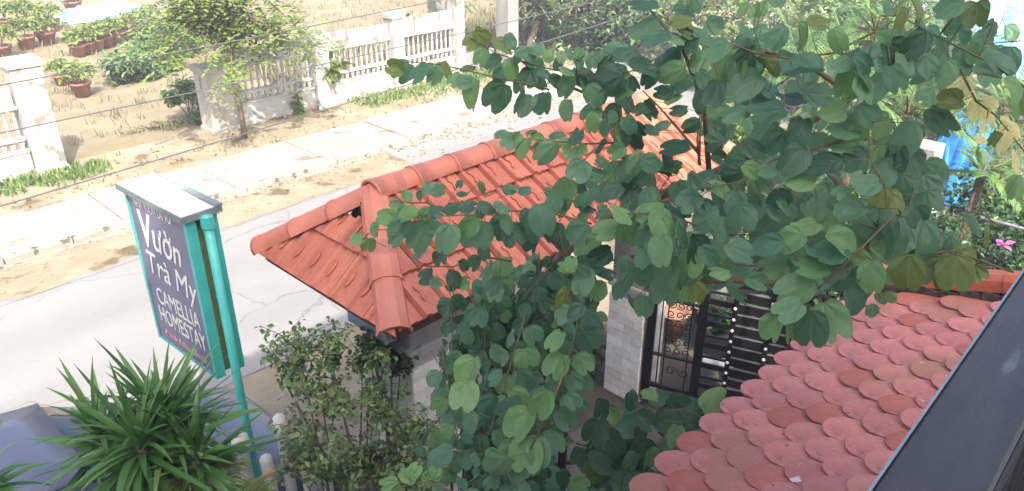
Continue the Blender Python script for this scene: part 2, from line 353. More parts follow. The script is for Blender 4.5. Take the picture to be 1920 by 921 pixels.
OUT2 = [(0, 0), (.17, -.04), (.36, .08), (.46, .3), (.47, .55), (.38, .8), (.22, .97), (.08, .97), (0, .88)]
OUT3 = [(0, 0), (.24, -.08), (.44, .04), (.53, .28), (.53, .52), (.44, .74), (.3, .86), (.13, .84), (0, .66)]
LV = [leaf_mesh(OUT1, .15, .15, 'l', None, .25, .08), leaf_mesh(OUT2, .4, .28, 'l', None, .1, .06, 1), leaf_mesh(OUT3, .05, .1, 'l', None, .5, .1, 2), leaf_mesh(OUT1, .7, .15, 'l', None, .1, .07, 3), leaf_mesh(OUT2, -.15, .35, 'l', None, .3, .1, 4), leaf_mesh(OUT1, .25, -.2, 'l', None, .4, .12, 5)]
_lm = {}
def leafme(v, m):
    k = (v, m.name)
    if k not in _lm: _lm[k] = LV[v].mesh('leaf', m, True)
    return _lm[k]
def big_leaf(tree, base, tip, width, facing, m=None):
    """one two-lobed leaf from base to tip; kept as an own part for the largest, else stuff"""
    y = (tip-base); ln = y.length; y = y/ln
    z = facing-y*facing.dot(y); z = z.normalized() if z.length > 1e-4 else y.orthogonal().normalized()
    x = y.cross(z)
    T = basis(x*width, y*ln, z*ln, base)
    tree['leaves'].append((width*ln/max(.3, (base-EYE).length)**2, T, random.randrange(6), m))
def finish_tree(tree, obj, limit=296):
    lv = sorted(tree['leaves'], key=lambda q: -q[0])
    inv = obj.matrix_basis.inverted()
    for a, T, v, m in lv[:limit]:
        link('leaf', leafme(v, m or M['leaf']), obj, inv @ T)
    groups = {}
    for q in lv[limit:]: groups.setdefault(q[3].name if q[3] else '', []).append(q)
    for key, qs in groups.items():
        b = MB(); b.uv = []
        for a, T, v, m in qs:
            b.add(LV[v].v, LV[v].f, inv @ T); b.uv += LV[v].uv
        tag(b.build('foliage', qs[0][3] or M['leafs'], obj, True), kind='stuff')
    tw = MB()
    for pts, r in tree['twigs']:
        tw.tube([inv @ Vector(p) for p in pts], r, 5)
    tag(tw.build('twigs', M['twig'], obj, True), kind='stuff')
def hang_leaf(tree, p, side, size, m=None, tilt=.5):
    """leaf hanging off a twig at p, towards side"""
    pet = p+side*size*.35+Vector((0, 0, -.1*size))
    d = (side*rnd(.45, .9)+Vector((rnd(-.25, .25), rnd(-.25, .25), -rnd(.35, 1.)))).normalized()
    toc = (EYE-p).normalized()
    f = (toc*rnd(.45, 1)+Vector((0, 0, rnd(.2, .8)))+Vector((rnd(-tilt, tilt), rnd(-tilt, tilt), rnd(-tilt, tilt))))
    tree['twigs'].append(([p, pet], [.0016, .0012]))
    big_leaf(tree, pet, pet+d*size, size*rnd(.88, 1.08), f, m)
def spray(tree, pts, n, size, m=None, r=.004, tips=True):
    """twig through world points with alternate leaves"""
    pts = [Vector(p) for p in pts]
    L_ = [0]
    for a, b in zip(pts, pts[1:]): L_.append(L_[-1]+(b-a).length)
    tot = L_[-1]
    tree['twigs'].append((pts, [r*(1-.65*i/(len(pts)-1)) for i in range(len(pts))]))
    for k in range(n):
        s = tot*(k+.6)/n
        i = max(j for j in range(len(L_)-1) if L_[j] <= s)
        u = (s-L_[i])/max(1e-6, L_[i+1]-L_[i]); p = pts[i].lerp(pts[i+1], u); d = (pts[i+1]-pts[i]).normalized()
        sd_ = d.cross(Vector((0, 0, 1)))
        sd_ = sd_.normalized() if sd_.length > .2 else d.cross(VIEW).normalized()
        sd_ = sd_*(1 if k % 2 else -1)+d*.45
        taper = 1-.45*max(0, (k/n)-.55)/.45
        hang_leaf(tree, p, sd_.normalized(), size*rnd(.78, 1.1)*taper, m)
def pxspray(tree, pp, d0, d1, n, size, m=None, r=.004):
    k = len(pp); pts = [at(x, y, d=d0+(d1-d0)*i/(k-1)+rnd(-.03, .03)) for i, (x, y) in enumerate(pp)]
    spray(tree, pts, n, size, m, r)
def traced(tree, d, items, m=None, twig=None, jit=.08):
    """leaves read off the photograph: (centre x, centre y, size px, direction in degrees, 0 right / 90 down)"""
    if twig:
        tw = [at(x, y, d=d) for x, y in twig]
        tree['twigs'].append((tw, [.0045*(1-.6*i/len(tw)) for i in range(len(tw))]))
    for it in items:
        cx, cy, s, a = it[:4]; mm = it[4] if len(it) > 4 else (m or random.choice((None,)*9+(LT, LT, DK)))
        dd = d+rnd(-jit, jit); q = R(a+rnd(-6, 6))
        c = at(cx, cy, d=dd); dpt = (c-EYE).dot(VIEW); sz = s/FPX*dpt*(1.02 if cx < 1320 else .93)
        dirv = (RIGHT*cos(q)-UPV*sin(q)); slope = rnd(-.35, .35)
        y = (dirv+VIEW*slope).normalized()
        f = -VIEW*1.+UPV*rnd(-.1, 1.3)+RIGHT*rnd(-.9, .9)
        base = c-y*sz*.5; big_leaf(tree, base, c+y*sz*.5, sz*rnd(.74, .95), f, mm)
        if twig:
            near = min((tw[i].lerp(tw[i+1], u/6) for i in range(len(tw)-1) for u in range(7)), key=lambda p: (p-base).length)
            if (near-base).length > .16: near = base+(near-base).normalized()*.09
            tree['twigs'].append(([near, base], [.0018, .0012]))
        else: tree['twigs'].append(([base-y*sz*.35, base], [.0018, .0014]))
def cluster(tree, cx, cy, rx, ry, n, d0, d1, size, direc=(0, -1), m=None, nl=7, ln=.42):
    for _ in range(n):
        a = rnd(0, 2*pi); r = math.sqrt(rnd(0, 1))
        d = rnd(d0, d1); p = at(cx+rx*r*cos(a), cy+ry*r*sin(a), d=d)
        v = (RIGHT*(direc[0]+rnd(-.6, .6))+UPV*(direc[1]+rnd(-.5, .5))+VIEW*rnd(-.5, .5)).normalized()
        L_ = ln*rnd(.7, 1.2); q = [p+v*L_*t+Vector((0, 0, -.12*L_*t*t)) for t in (-.5, -.15, .2, .5)]
        spray(tree, q, nl, size*rnd(.85, 1.15), m, .0035)
def scatter_bush(name, c, rad, n, ls, m, label, cat, group=None, stems=5, part='foliage', elong=1.7, base_z=0., clumps=None):
    """bush or crown as small pointed leaves spread in uneven clumps"""
    o = empty(name, (c[0], c[1], base_z), label, cat, group)
    b = MB(); b.uv = []; st = MB()
    clumps = clumps or max(5, int(14*rad[0]*rad[2]**.5))
    cl = []
    for i in range(clumps):
        while True:
            q = Vector((rnd(-1, 1), rnd(-1, 1), rnd(-1, 1)))
            if .15 < q.length < 1: break
        cl.append((Vector((q.x*rad[0], q.y*rad[1], q.z*rad[2])), rnd(.22, .48)))
    cz = c[2]-base_z
    for i, (q, s) in enumerate(cl):
        if i < stems*3: st.tube([(rnd(-.04, .04), rnd(-.04, .04), 0), (q.x*.4, q.y*.4, (cz+q.z)*.55), (q.x, q.y, cz+q.z)], [.018, .01, .004], 5)
    for _ in range(n):
        q, s = random.choice(cl)
        p = q+Vector((random.gauss(0, s*rad[0]*.6), random.gauss(0, s*rad[1]*.6), random.gauss(0, s*rad[2]*.6)))+Vector((0, 0, cz))
        if p.z+base_z < .02: continue
        quad_leaf(b, p, ls*rnd(.6, 1.3), elong)
    st.build('stem', M['bark'], o)
    tag(b.build(part, m, o), kind='stuff')
    return o
def quad_leaf(b, p, ls, elong=1.7, up=.6):
    y = Vector((rnd(-1, 1), rnd(-1, 1), rnd(-.8, .35))).normalized(); z = Vector((rnd(-up, up), rnd(-up, up), 1)); z = (z-y*z.dot(y)).normalized(); x = y.cross(z)
    h = ls/elong*.5; n = len(b.v)
    for u, v, w_ in ((0, 0, 0), (h, .35*ls, h*.35), (h*.7, .7*ls, h*.2), (0, ls, -ls*.12), (-h*.7, .7*ls, h*.2), (-h, .35*ls, h*.35), (0, .5*ls, 0)):
        b.v.append(tuple(p+x*u+y*v+z*w_)); 
        if b.uv is not None: b.uv.append((u/ls, v/ls))
    b.f += [(n, n+1, n+6), (n+1, n+2, n+6), (n+2, n+3, n+6), (n+3, n+4, n+6), (n+4, n+5, n+6), (n+5, n, n+6)]
def blade_mb(L_, wd, bend, segs=6, fold=.35, base=.5):
    b = MB(); b.uv = []
    for i in range(segs+1):
        t = i/segs; a = bend*t
        y = L_*(sin(a)/bend if abs(bend) > .01 else t); z = -L_*((1-cos(a))/bend if abs(bend) > .01 else 0)
        w2 = wd*.5*min(1, (base+2.2*t))*(1-t**2.6)+.0006
        b.v += [(-w2, y, z+w2*fold), (0, y, z), (w2, y, z+w2*fold)]; b.uv += [(-.2, t), (0, t), (.2, t)]
    for i in range(segs):
        a = i*3; b.f += [(a, a+1, a+4, a+3), (a+1, a+2, a+5, a+4)]
    return b

# ------------------------------------------------------------------ far side: fence pillars and panels
def pillar(x0, x1, y0, y1, h, m, label, cap=True):
    o = empty('fence_pillar', ((x0+x1)/2, (y0+y1)/2, 0), label, 'pillar', 'concrete pillars of the far fence')
    hx, hy = (x1-x0)/2, (y1-y0)/2
    MB().box(-hx, -hy, -.05, hx, hy, h-.14 if cap else h).build('shaft', m, o, bevel=.012)
    if cap: MB().box(-hx-.04, -hy-.04, h-.137, hx+.04, hy+.04, h).build('cap', m, o, bevel=.012)
    MB().box(-hx-.03, -hy-.03, -.05, hx+.03, hy+.03, .16).build('plinth', m, o, bevel=.01)
    return o
pillar(3.55, 4.07, 15.9, 16.4, 2.2, M['white'], 'tall white plastered pillar left of the open gap in the far fence')
pillar(7.02, 7.6, 15.85, 16.4, 1.5, M['oldconc'], 'grey weathered fence pillar behind the slim tree trunk')
pillar(9.72, 10.12, 15.9, 16.3, 1.72, M['white'], 'white fence pillar with a leafy weed growing beside it')
pillar(12.05, 12.4, 15.9, 16.3, 1.98, M['white'], 'white fence pillar standing proud between two baluster panels')
pillar(14.2, 14.48, 15.9, 16.3, 2.25, M['white'], 'slim tall white pillar at the right end of the baluster fence')
pillar(15.7, 16.12, 15.45, 15.95, 2.6, M['greyconc'], 'dark grey gate pillar beyond the end of the white fence')
pillar(14.85, 15.2, 17.5, 17.9, 2.6, M['greyconc'], 'dark grey pillar set back behind the leaves')
def fence_panel(x0, x1, label, plates=3, toph=1.72):
    L_ = x1-x0; o = empty('baluster_fence', (x0, 16.1, 0), label, 'fence', 'white concrete baluster fence panels')
    MB().box(0, -.09, -.05, L_, .09, .52).build('low_wall', M['white'], o, bevel=.01)
    MB().box(0, -.11, .52, L_, .11, .57).build('rail', M['oldconc'], o)
    MB().box(0, -.07, .74, L_, .07, .8).build('rail', M['white'], o)
    MB().box(0, -.07, 1.33, L_, .07, 1.38).build('rail', M['white'], o)
    n = int(L_/.15); st = L_/n
    stub = MB()
    stub.box(-.03, -.03, .57, .03, .03, .665); stub.box(-.05, -.03, .663, .05, .03, .74)
    sme = stub.mesh('stub', M['white'])
    bm_ = MB().lathe([(.034, .8), (.034, .84), (.022, .86), (.032, .98), (.036, 1.02), (.026, 1.12), (.02, 1.24), (.034, 1.27), (.034, 1.332)], (0, 0, 0), 8).mesh('baluster', M['white'], True)
    for i in range(n):
        a = link('stub', sme, o); a.location = ((i+.5)*st, 0, 0)
        c = link('baluster', bm_, o); c.location = ((i+.5)*st, 0, 0)
    k = plates; pw = L_/k
    pm = MB().box(.02, -.04, 1.37, pw-.02, .04, toph).mesh('top_plate', M['white'])
    for i in range(k):
        a = link('top_plate', pm, o); a.location = (i*pw, 0, rnd(-.015, .02)); a.rotation_euler = (0, rnd(-.015, .015), 0)
    return o
fence_panel(-.6, 3.53, 'white baluster fence left of the tall white pillar', 6)
fence_panel(7.63, 9.7, 'white baluster fence panel half hidden behind the slim yellow-green tree', 4)
fence_panel(10.14, 12.03, 'white baluster fence panel with a weed on its rail', 3)
fence_panel(12.42, 14.18, 'white baluster fence panel nearest the right end of the fence', 4, 1.8)
# low grey wall beyond the slim pillar
MB()
wall = MB().box(0, -.08, 0, 1.2, .08, .55)
tag(wall.build('low_wall', M['greyconc'], at_=(14.49, 16.1, 0)), 'short grey low wall joining the slim white pillar to the dark gate pillar', 'wall')

# potted plants in the lot
def potted(x, y, s, m, label, group='potted plants in the far lot'):
    o = empty('potted_plant', (x, y, 0), label, 'potted plant', group)
    MB().lathe([(0, 0), (.17*s, 0), (.25*s, .3*s), (.28*s, .31*s), (.28*s, .36*s), (.24*s, .36*s), (.23*s, .3*s), (0, .3*s)], (0, 0, 0), 14).build('pot', M['pot'], o, True)
    b = MB(); b.uv = []
    for _ in range(260):
        a = rnd(0, 2*pi); r = math.sqrt(rnd(0, 1))*.42*s; z = (.42+.5*math.sqrt(max(0, 1-(r/(.45*s))**2))*rnd(.4, 1))*s
        quad_leaf(b, Vector((r*cos(a), r*sin(a), z)), .15*s*rnd(.7, 1.2), 2)
    st = MB()
    for _ in range(5): st.tube([(0, 0, .3*s), (rnd(-.2, .2)*s, rnd(-.2, .2)*s, .75*s)], .012*s, 5)
    st.build('stem', M['bark'], o)
    tag(b.build('foliage', m, o), kind='stuff'); return o
for px, py, s, lab in ((155, 180, 1.0, 'single potted bush with lime leaves in front of the other pots'), (118, 160, .8, 'small potted bush just left of the foremost lime potted bush'),
        (52, 92, 1.15, 'potted bush of the middle row, beside the white pillar top'), (90, 84, 1.15, 'potted bush right of the middle row'), (8, 110, 1.1, 'potted bush cut by the left edge of the photo'),
        (140, 25, 1.3, 'potted bush at the top edge left of the blue tarp'), (15, 60, 1.2, 'potted bush near the top left corner'), (55, 55, 1.2, 'potted bush in the back row above the middle pots'), (100, 58, 1.1, 'potted bush at the right end of the back row'), (40, 18, 1.2, 'potted bush at the top edge near the left corner')):
    p = at(px, py, z=0); potted(p.x, p.y, s, M['bright'], lab)
for i in range(9):
    px = 150+i*17; py = 105-i*5.5 - (i*i)*.12
    p = at(px, py, z=0)
    potted(p.x, p.y, .95, M['bright'], 'lime potted bush number %s of the diagonal row leading up to the tree' % ('first', 'second', 'third', 'fourth', 'fifth', 'sixth', 'seventh', 'eighth', 'last')[i] if 0 else 'lime potted bush, %s from the front in the diagonal row behind the green shrubs' % ('first', 'second', 'third', 'fourth', 'fifth', 'sixth', 'seventh', 'eighth', 'ninth')[i], 'lime potted bushes in a diagonal row')
def tarp(name, c, sx, sy, h, m, label, sag=.12):
    b = MB(); n = 14
    for j in range(n+1):
        for i in range(n+1):
            u = i/n*2-1; v = j/n*2-1; r = max(abs(u), abs(v))
            z = h*(1 if r < .55 else max(0, 1-((r-.55)/.45)**1.3))
            b.v.append((u*sx*(.62+.38*r)+rnd(-.03, .03), v*sy*(.62+.38*r)+rnd(-.03, .03), max(0, z+rnd(-sag, sag)*.5)))
    for j in range(n):
        for i in range(n):
            a = j*(n+1)+i; b.f.append((a, a+1, a+n+2, a+n+1))
    return tag(b.build(name, m, smooth=False, at_=c), label, 'tarp')
p = at(200, 28, z=0); tarp('blue_tarp', (p.x, p.y, 0), 1.7, 1.1, .35, M['tarp2'], 'pale blue tarp lying over a low heap in the far lot', .15)

def spot(px, py, z): return at(px, py, z=z)
def bushpx(name, px, py, z, rad, n, ls, m, label, cat='shrub', **k):
    p = at(px, py, z=z); return scatter_bush(name, (p.x, p.y, z), rad, n, ls, m, label, cat, **k)
bushpx('lot_shrub', 240, 120, .45, (.85, .9, .5), 1500, .2, M['grey'], 'grey-green leafy shrub in the lot right of the foremost lime potted bush', elong=2.4)
bushpx('lot_shrub', 330, 60, .6, (1.3, 1.2, .7), 1800, .22, M['grey'], 'grey-green shrub behind the slim tree, left of its crown', elong=2.4)
bushpx('lot_shrub', 290, 100, .45, (.8, .8, .5), 1000, .2, M['sunny'], 'green shrub between the grey-green shrub and the slim tree', elong=2.4)
bushpx('lot_shrub', 352, 200, .4, (.4, .42, .45), 700, .18, M['grey'], 'bushy silver-green shrub at the foot of the weathered pillar', elong=1.9)
bushpx('lot_shrub', 300, 230, .12, (.7, .4, .14), 260, .09, M['dry'], 'low dry scrub on the bare soil of the open gap', elong=2.2)
bushpx('fence_weed', 618, 125, .95, (.28, .2, .2), 120, .3, M['bright'], 'lime broad-leaved weed growing on the fence beside the white pillar', cat='weed', elong=1.8, base_z=.5)
bushpx('fence_weed', 562, 200, .25, (.1, .1, .3), 120, .13, M['sunny'], 'narrow green weed climbing the low wall below the baluster fence', cat='weed')
bushpx('lot_shrub', 755, 60, 1.25, (.14, .2, .35), 140, .22, M['dry'], 'dry orange-brown shrub behind the fence right of the proud pillar', cat='shrub')

# trees in the lot
def compound(b, p, d, L_, n=7, lw=.05, droop=.3, ll=None):
    """pinnate leaf: leaflets both sides of a rachis"""
    d = d.normalized(); s = d.cross(Vector((0, 0, 1))); s = s.normalized() if s.length > .1 else Vector((1, 0, 0)); ll = ll or L_*.38
    for i in range(n):
        t = (i+1)/n; q = p+d*L_*t+Vector((0, 0, -droop*L_*t*t))
        for sg in (1, -1):
            a = (s*sg+d*.55+Vector((0, 0, rnd(-.5, .05)))).normalized(); l2 = ll*(1-.35*abs(t-.5))*rnd(.8, 1.1)
            u = a.cross(Vector((0, 0, 1))).normalized()*lw*.5; m_ = q+a*l2*.5; e = q+a*l2
            k = len(b.v); b.v += [tuple(q), tuple(m_+u), tuple(e), tuple(m_-u)]; b.f += [(k, k+1, k+2, k+3)]
            if b.uv is not None: b.uv += [(0, 0), (.1, .5), (0, 1), (-.1, .5)]
def tree(name, x, y, pts, crown, nleaf, m, label, lean=(0, 0), r=.07, leaf=.42, lw=.05, limbs=9, cat='tree'):
    o = empty(name, (x, y, 0), label, cat); b = MB()
    b.tube(pts, [r*(1-.6*i/(len(pts)-1)) for i in range(len(pts))], 8); b.build('trunk', M['bark'], o, True)
    top = Vector(pts[-1]); lb = MB(); f = MB(); f.uv = []; ends = []
    for i in range(limbs):
        a = 2*pi*i/limbs+rnd(-.3, .3); k = random.choice(range(max(1, len(pts)-3), len(pts))); s = Vector(pts[k])
        e = Vector((crown[0]+crown[3]*cos(a)*rnd(.45, 1), crown[1]+crown[4]*sin(a)*rnd(.45, 1), crown[2]+crown[5]*rnd(-.8, .9)))
        mid = (s+e)/2+Vector((0, 0, .15)); lb.tube([s, mid, e], [r*.4, r*.26, r*.1], 6); ends += [e, mid, (mid+e)/2, (s+mid)/2+Vector((rnd(-.2, .2), rnd(-.2, .2), rnd(0, .2)))]
    lb.build('limbs', M['bark'], o, True)
    for _ in range(nleaf):
        c = random.choice(ends)+Vector((random.gauss(0, .2), random.gauss(0, .2), random.gauss(0, .16)))
        compound(f, c, Vector((rnd(-1, 1), rnd(-1, 1), rnd(-.6, .5))), leaf*rnd(.6, 1.1), 5, lw)
    tag(f.build('crown', m, o), kind='stuff'); return o
tree('slim_tree', 7.35, 15.16, [(0, 0, 0), (.02, 0, .6), (-.03, .03, 1.3), (.05, 0, 2.0), (.1, .05, 2.7), (.15, 0, 3.4)], (.15, 0, 2.55, 1.9, 1.5, .95), 1000, M['bright'], 'slim tree with airy yellow-green leaves standing before the weathered fence pillar', r=.065, leaf=.4, lw=.075, limbs=18)
tree('leaning_tree', 17.15, 16.15, [(0, 0, 0), (.1, -.1, .5), (.25, -.25, 1.1), (.55, -.35, 1.8), (.9, -.3, 2.6)], (.7, -.2, 2.7, 2.6, 1.8, .8), 620, M['grey'], 'dark-trunked leaning tree with drooping grey-green leaves beyond the fence', r=.12, leaf=.4, lw=.06, limbs=12)
tree('leaning_tree', 15.4, 17.6, [(0, 0, 0), (.1, -.1, .8), (0, -.25, 1.6), (-.2, -.3, 2.6)], (-.1, -.2, 2.6, 1.5, 1.2, .8), 330, M['grey'], 'leafy tree growing behind the dark grey gate pillar', r=.08, leaf=.34, lw=.06, limbs=9)
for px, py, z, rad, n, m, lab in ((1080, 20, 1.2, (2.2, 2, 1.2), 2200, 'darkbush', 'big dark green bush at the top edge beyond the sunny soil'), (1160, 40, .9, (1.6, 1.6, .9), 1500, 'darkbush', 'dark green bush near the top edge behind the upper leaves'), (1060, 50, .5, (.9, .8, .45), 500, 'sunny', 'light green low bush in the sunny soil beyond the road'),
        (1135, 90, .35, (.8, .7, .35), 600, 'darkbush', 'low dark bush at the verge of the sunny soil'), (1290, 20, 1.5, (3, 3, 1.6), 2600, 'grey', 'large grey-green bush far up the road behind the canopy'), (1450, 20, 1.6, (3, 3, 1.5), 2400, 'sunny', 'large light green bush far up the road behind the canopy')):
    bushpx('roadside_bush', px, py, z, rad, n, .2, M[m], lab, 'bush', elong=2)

# ------------------------------------------------------------------ gate roof
EZ, RZ = 2.775, 3.31
X0, X1, Y0, Y1 = 2.4, 6.65, 3.36, 4.98; XA, XB, YM = 2.92, 6.15, 4.17
roof = empty('gate_roof', ((X0+X1)/2, YM, EZ), 'orange clay tiled hip roof standing over the entrance gate', 'roof')
RI = roof.matrix_basis.inverted()
def tile_mb(wd=.2, L_=.37):
    b = MB(); pr = [(0.004, -.004), (.012, .03), (.042, .03), (.056, .006), (.1, .008), (.11, .015), (.132, .015), (.142, .006), (wd-.012, .006), (wd-.006, -.006)]
    n = len(pr)
    for y in (0, L_):
        for x, z in pr: b.v.append((x, -y, z))
    for x, z in ((0, -.012), (wd-.002, -.012)): b.v.append((x, -L_, z))
    b.v += [(0, 0, -.012), (wd-.002, 0, -.012)]
    for i in range(n-1): b.f.append((i, i+n, i+n+1, i+1))
    b.f.append(tuple([2*n]+[2*n+1]+[n+i for i in reversed(range(n))]))
    b.f.append((0, 2*n+2, 2*n, n)); b.f.append((n-1, 2*n-1, 2*n+1, 2*n+3))
    # raised crescent marks
    for cx, cy in ((.076, -.2),):
        for k in range(4):
            a0, a1 = R(-80+k*40), R(-40+k*40)
            for a, c in (((a0), (a1)),):
                p = [(cx-.006+.028*cos(q)*rr, cy+.06*sin(q)*rr, zz) for rr in (1.1, .6) for q in (a, c) for zz in (.004, .022)]
                b.add(p, [(1, 3, 7, 5), (0, 2, 3, 1), (4, 5, 7, 6), (0, 1, 5, 4), (2, 6, 7, 3)])
    return b
TM = tile_mb(); tme = TM.mesh('roof_tile', M['clay'])
def slope_tiles(origin, ux, down, width, rise_len, planes, rows=3, expo=.335, jit=.006):
    """origin at the eave's left end looking up the slope; ux along the eave; down = unit vector down the slope"""
    nz = ux.cross(-down).normalized()
    ncol = int(math.ceil(width/.2))
    for r in range(rows):
        for c in range(ncol):
            o = origin+ux*(c*.2)+(-down)*(r*expo+.34)+nz*(.02)
            tilt = R(6.2); y = (-down*cos(tilt)-nz*sin(tilt)*0).normalized()
            dn = (down*cos(tilt)+nz*sin(tilt)).normalized(); z_ = ux.cross(-dn).normalized()
            T = basis(ux, -dn, z_, o+Vector((rnd(-jit, jit), rnd(-jit, jit), rnd(-.003, .003))))
            pts = [T @ Vector(v) for v in ((0, 0, 0), (.2, 0, 0), (0, -.37, 0), (.2, -.37, 0))]
            st = []
            for po, pn in planes: st.append([(p-po).dot(pn) for p in pts])
            if any(max(s) < .02 for s in st): continue
            if all(min(s) > -.005 for s in st):
                link('roof_tile', tme, roof, RI @ T)
            else:
                bm = bmesh.new(); bm.from_mesh(tme); bmesh.ops.transform(bm, matrix=T, verts=bm.verts)
                for po, pn in planes:
                    bmesh.ops.bisect_plane(bm, geom=list(bm.verts)+list(bm.edges)+list(bm.faces), plane_co=po, plane_no=pn, clear_inner=True)
                if len(bm.faces) < 2: bm.free(); continue
                bmesh.ops.transform(bm, matrix=RI, verts=bm.verts)
                me = bpy.data.meshes.new('roof_tile'); bm.to_mesh(me); bm.free(); me.materials.append(M['clay']); link('roof_tile', me, roof)
V = Vector
def hipplane(cx, cy, ax, ay, inside):
    d = V((ax-cx, ay-cy, 0)).normalized(); n = V((-d.y, d.x, 0)); po = V((cx, cy, 0))
    if (V(inside)-po).dot(n) < 0: n = -n
    return (po, n)
near_in, far_in, left_in, right_in = (4.5, 3.6, 0), (4.5, 4.8, 0), (2.45, 4.2, 0), (6.55, 4.2, 0)
H = dict(nl=(X0, Y0, XA, YM), fl=(X0, Y1, XA, YM), nr=(X1, Y0, XB, YM), fr=(X1, Y1, XB, YM))
dn = V((0, -(YM-Y0), -(RZ-EZ))).normalized()
slope_tiles(V((X0, Y0, EZ)), V((1, 0, 0)), dn, X1-X0, 1, [hipplane(*H['nl'], near_in), hipplane(*H['nr'], near_in), (V((0, YM, 0)), V((0, -1, 0)))], 4)
slope_tiles(V((X1, Y1, EZ)), V((-1, 0, 0)), V((0, (YM-Y0), -(RZ-EZ))).normalized(), X1-X0, 1, [hipplane(*H['fl'], far_in), hipplane(*H['fr'], far_in), (V((0, YM, 0)), V((0, 1, 0)))], 4)
slope_tiles(V((X0, Y1, EZ)), V((0, -1, 0)), V((-(XA-X0), 0, -(RZ-EZ)*.94)).normalized(), Y1-Y0, 1, [hipplane(*H['nl'], left_in), hipplane(*H['fl'], left_in), (V((XA-.17, 0, 0)), V((-1, 0, 0)))], 3, .345)
slope_tiles(V((X1, Y0, EZ)), V((0, 1, 0)), V(((XA-X0), 0, -(RZ-EZ)*.94)).normalized(), Y1-Y0, 1, [hipplane(*H['nr'], right_in), hipplane(*H['fr'], right_in), (V((XB+.05, 0, 0)), V((1, 0, 0)))], 3, .345)
# solid deck below the tiles, fascia, and a black panel as the open gable's shade
b = MB(); z0 = EZ-.03; z1 = RZ-.07
b.add([(X0+.04, Y0+.04, z0), (X1-.04, Y0+.04, z0), (X1-.04, Y1-.04, z0), (X0+.04, Y1-.04, z0), (XA+.03, YM, z1), (XB-.03, YM, z1)], [(3, 2, 1, 0), (0, 1, 5, 4), (2, 3, 4, 5), (3, 0, 4), (1, 2, 5)], RI)
b.build('roof_deck', M['claydark'], roof)
b = MB()
b.box(X0+.02, Y0+.015, EZ-.085, X1-.02, Y0+.045, EZ-.005, RI); b.box(X0+.02, Y1-.045, EZ-.085, X1-.02, Y1-.015, EZ-.005, RI)
b.box(X0+.015, Y0+.047, EZ-.085, X0+.045, Y1-.047, EZ-.005, RI); b.box(X1-.045, Y0+.047, EZ-.085, X1-.015, Y1-.047, EZ-.005, RI)
b.build('fascia', M['claydark'], roof)
b = MB(); xg = XA-.14
b.add([(xg, YM-.2, RZ-.21), (xg, YM+.2, RZ-.21), (xg, YM, RZ-.02), (xg+.03, YM-.2, RZ-.21), (xg+.03, YM+.2, RZ-.21), (xg+.03, YM, RZ-.02)], [(0, 2, 1), (3, 4, 5), (0, 1, 4, 3), (1, 2, 5, 4), (2, 0, 3, 5)], RI)
b.build('gable_shade', M['iron'], roof)
def barrel(p0, p1, nseg, wd, ht, facet, name='ridge_tile', lift=.0, mt='clayridge'):
    """overlapping half-round cap tiles laid from the low end p0 to the high end p1"""
    d = (p1-p0); L_ = d.length; d = d/L_; sd_ = d.cross(V((0, 0, 1))).normalized(); up = sd_.cross(d); sl_ = L_/nseg
    n = facet; b = MB(); rings = [(0, 1.05), (.025, 1.06), (.026, 1.0), (sl_*.55, .97), (sl_+.03, .93)]
    pr = []
    for k in range(n+1):
        a = pi*k/n; pr.append((cos(a)*wd*.5, sin(a)*ht-.02))
    for y, s in rings:
        for x, z in pr: b.v.append((x*s, y, z*s))
    for y, s in (rings[0], rings[-1]):
        for x, z in pr: b.v.append((x*s*.86, y, z*s*.86-.004))
    m_ = n+1
    for i in range(len(rings)-1):
        for k in range(n): b.f.append((i*m_+k, (i+1)*m_+k, (i+1)*m_+k+1, i*m_+k+1))
    q = len(rings)*m_
    for k in range(n): b.f.append((q+k, k, k+1, q+k+1)); b.f.append((q+k, q+k+1, q+m_+k+1, q+m_+k))
    me = b.mesh(name, M[mt], facet > 6)
    if facet > 6:
        for p_ in me.polygons:
            if abs(p_.normal.y) > .7: p_.use_smooth = False
    for i in range(nseg):
        T = basis(sd_, d, up, p0+d*(i*sl_)+up*(lift+.012))
        T = T @ Matrix.Rotation(R(rnd(-.8, .8)), 4, 'Y') @ Matrix.Rotation(R(rnd(-.6, .6)), 4, 'Z')
        link(name, me, roof, RI @ T)
ap, aq = V((XA-.02, YM, RZ+.02)), V((XB+.02, YM, RZ+.02))
barrel(ap+V((-.03, 0, 0)), aq, 9, .22, .1, 10)
for cx, cy, a in ((X0, Y0, ap), (X0, Y1, ap), (X1, Y0, aq), (X1, Y1, aq)):
    c = V((cx, cy, EZ+.015)); e = a+V((0, 0, -.02)); d = (e-c).normalized()
    barrel(c-d*(.03 if cy == Y0 else .0), e, 3, .22, .1, 5 if (cx, cy) != (X0, Y1) else 8, 'hip_tile')

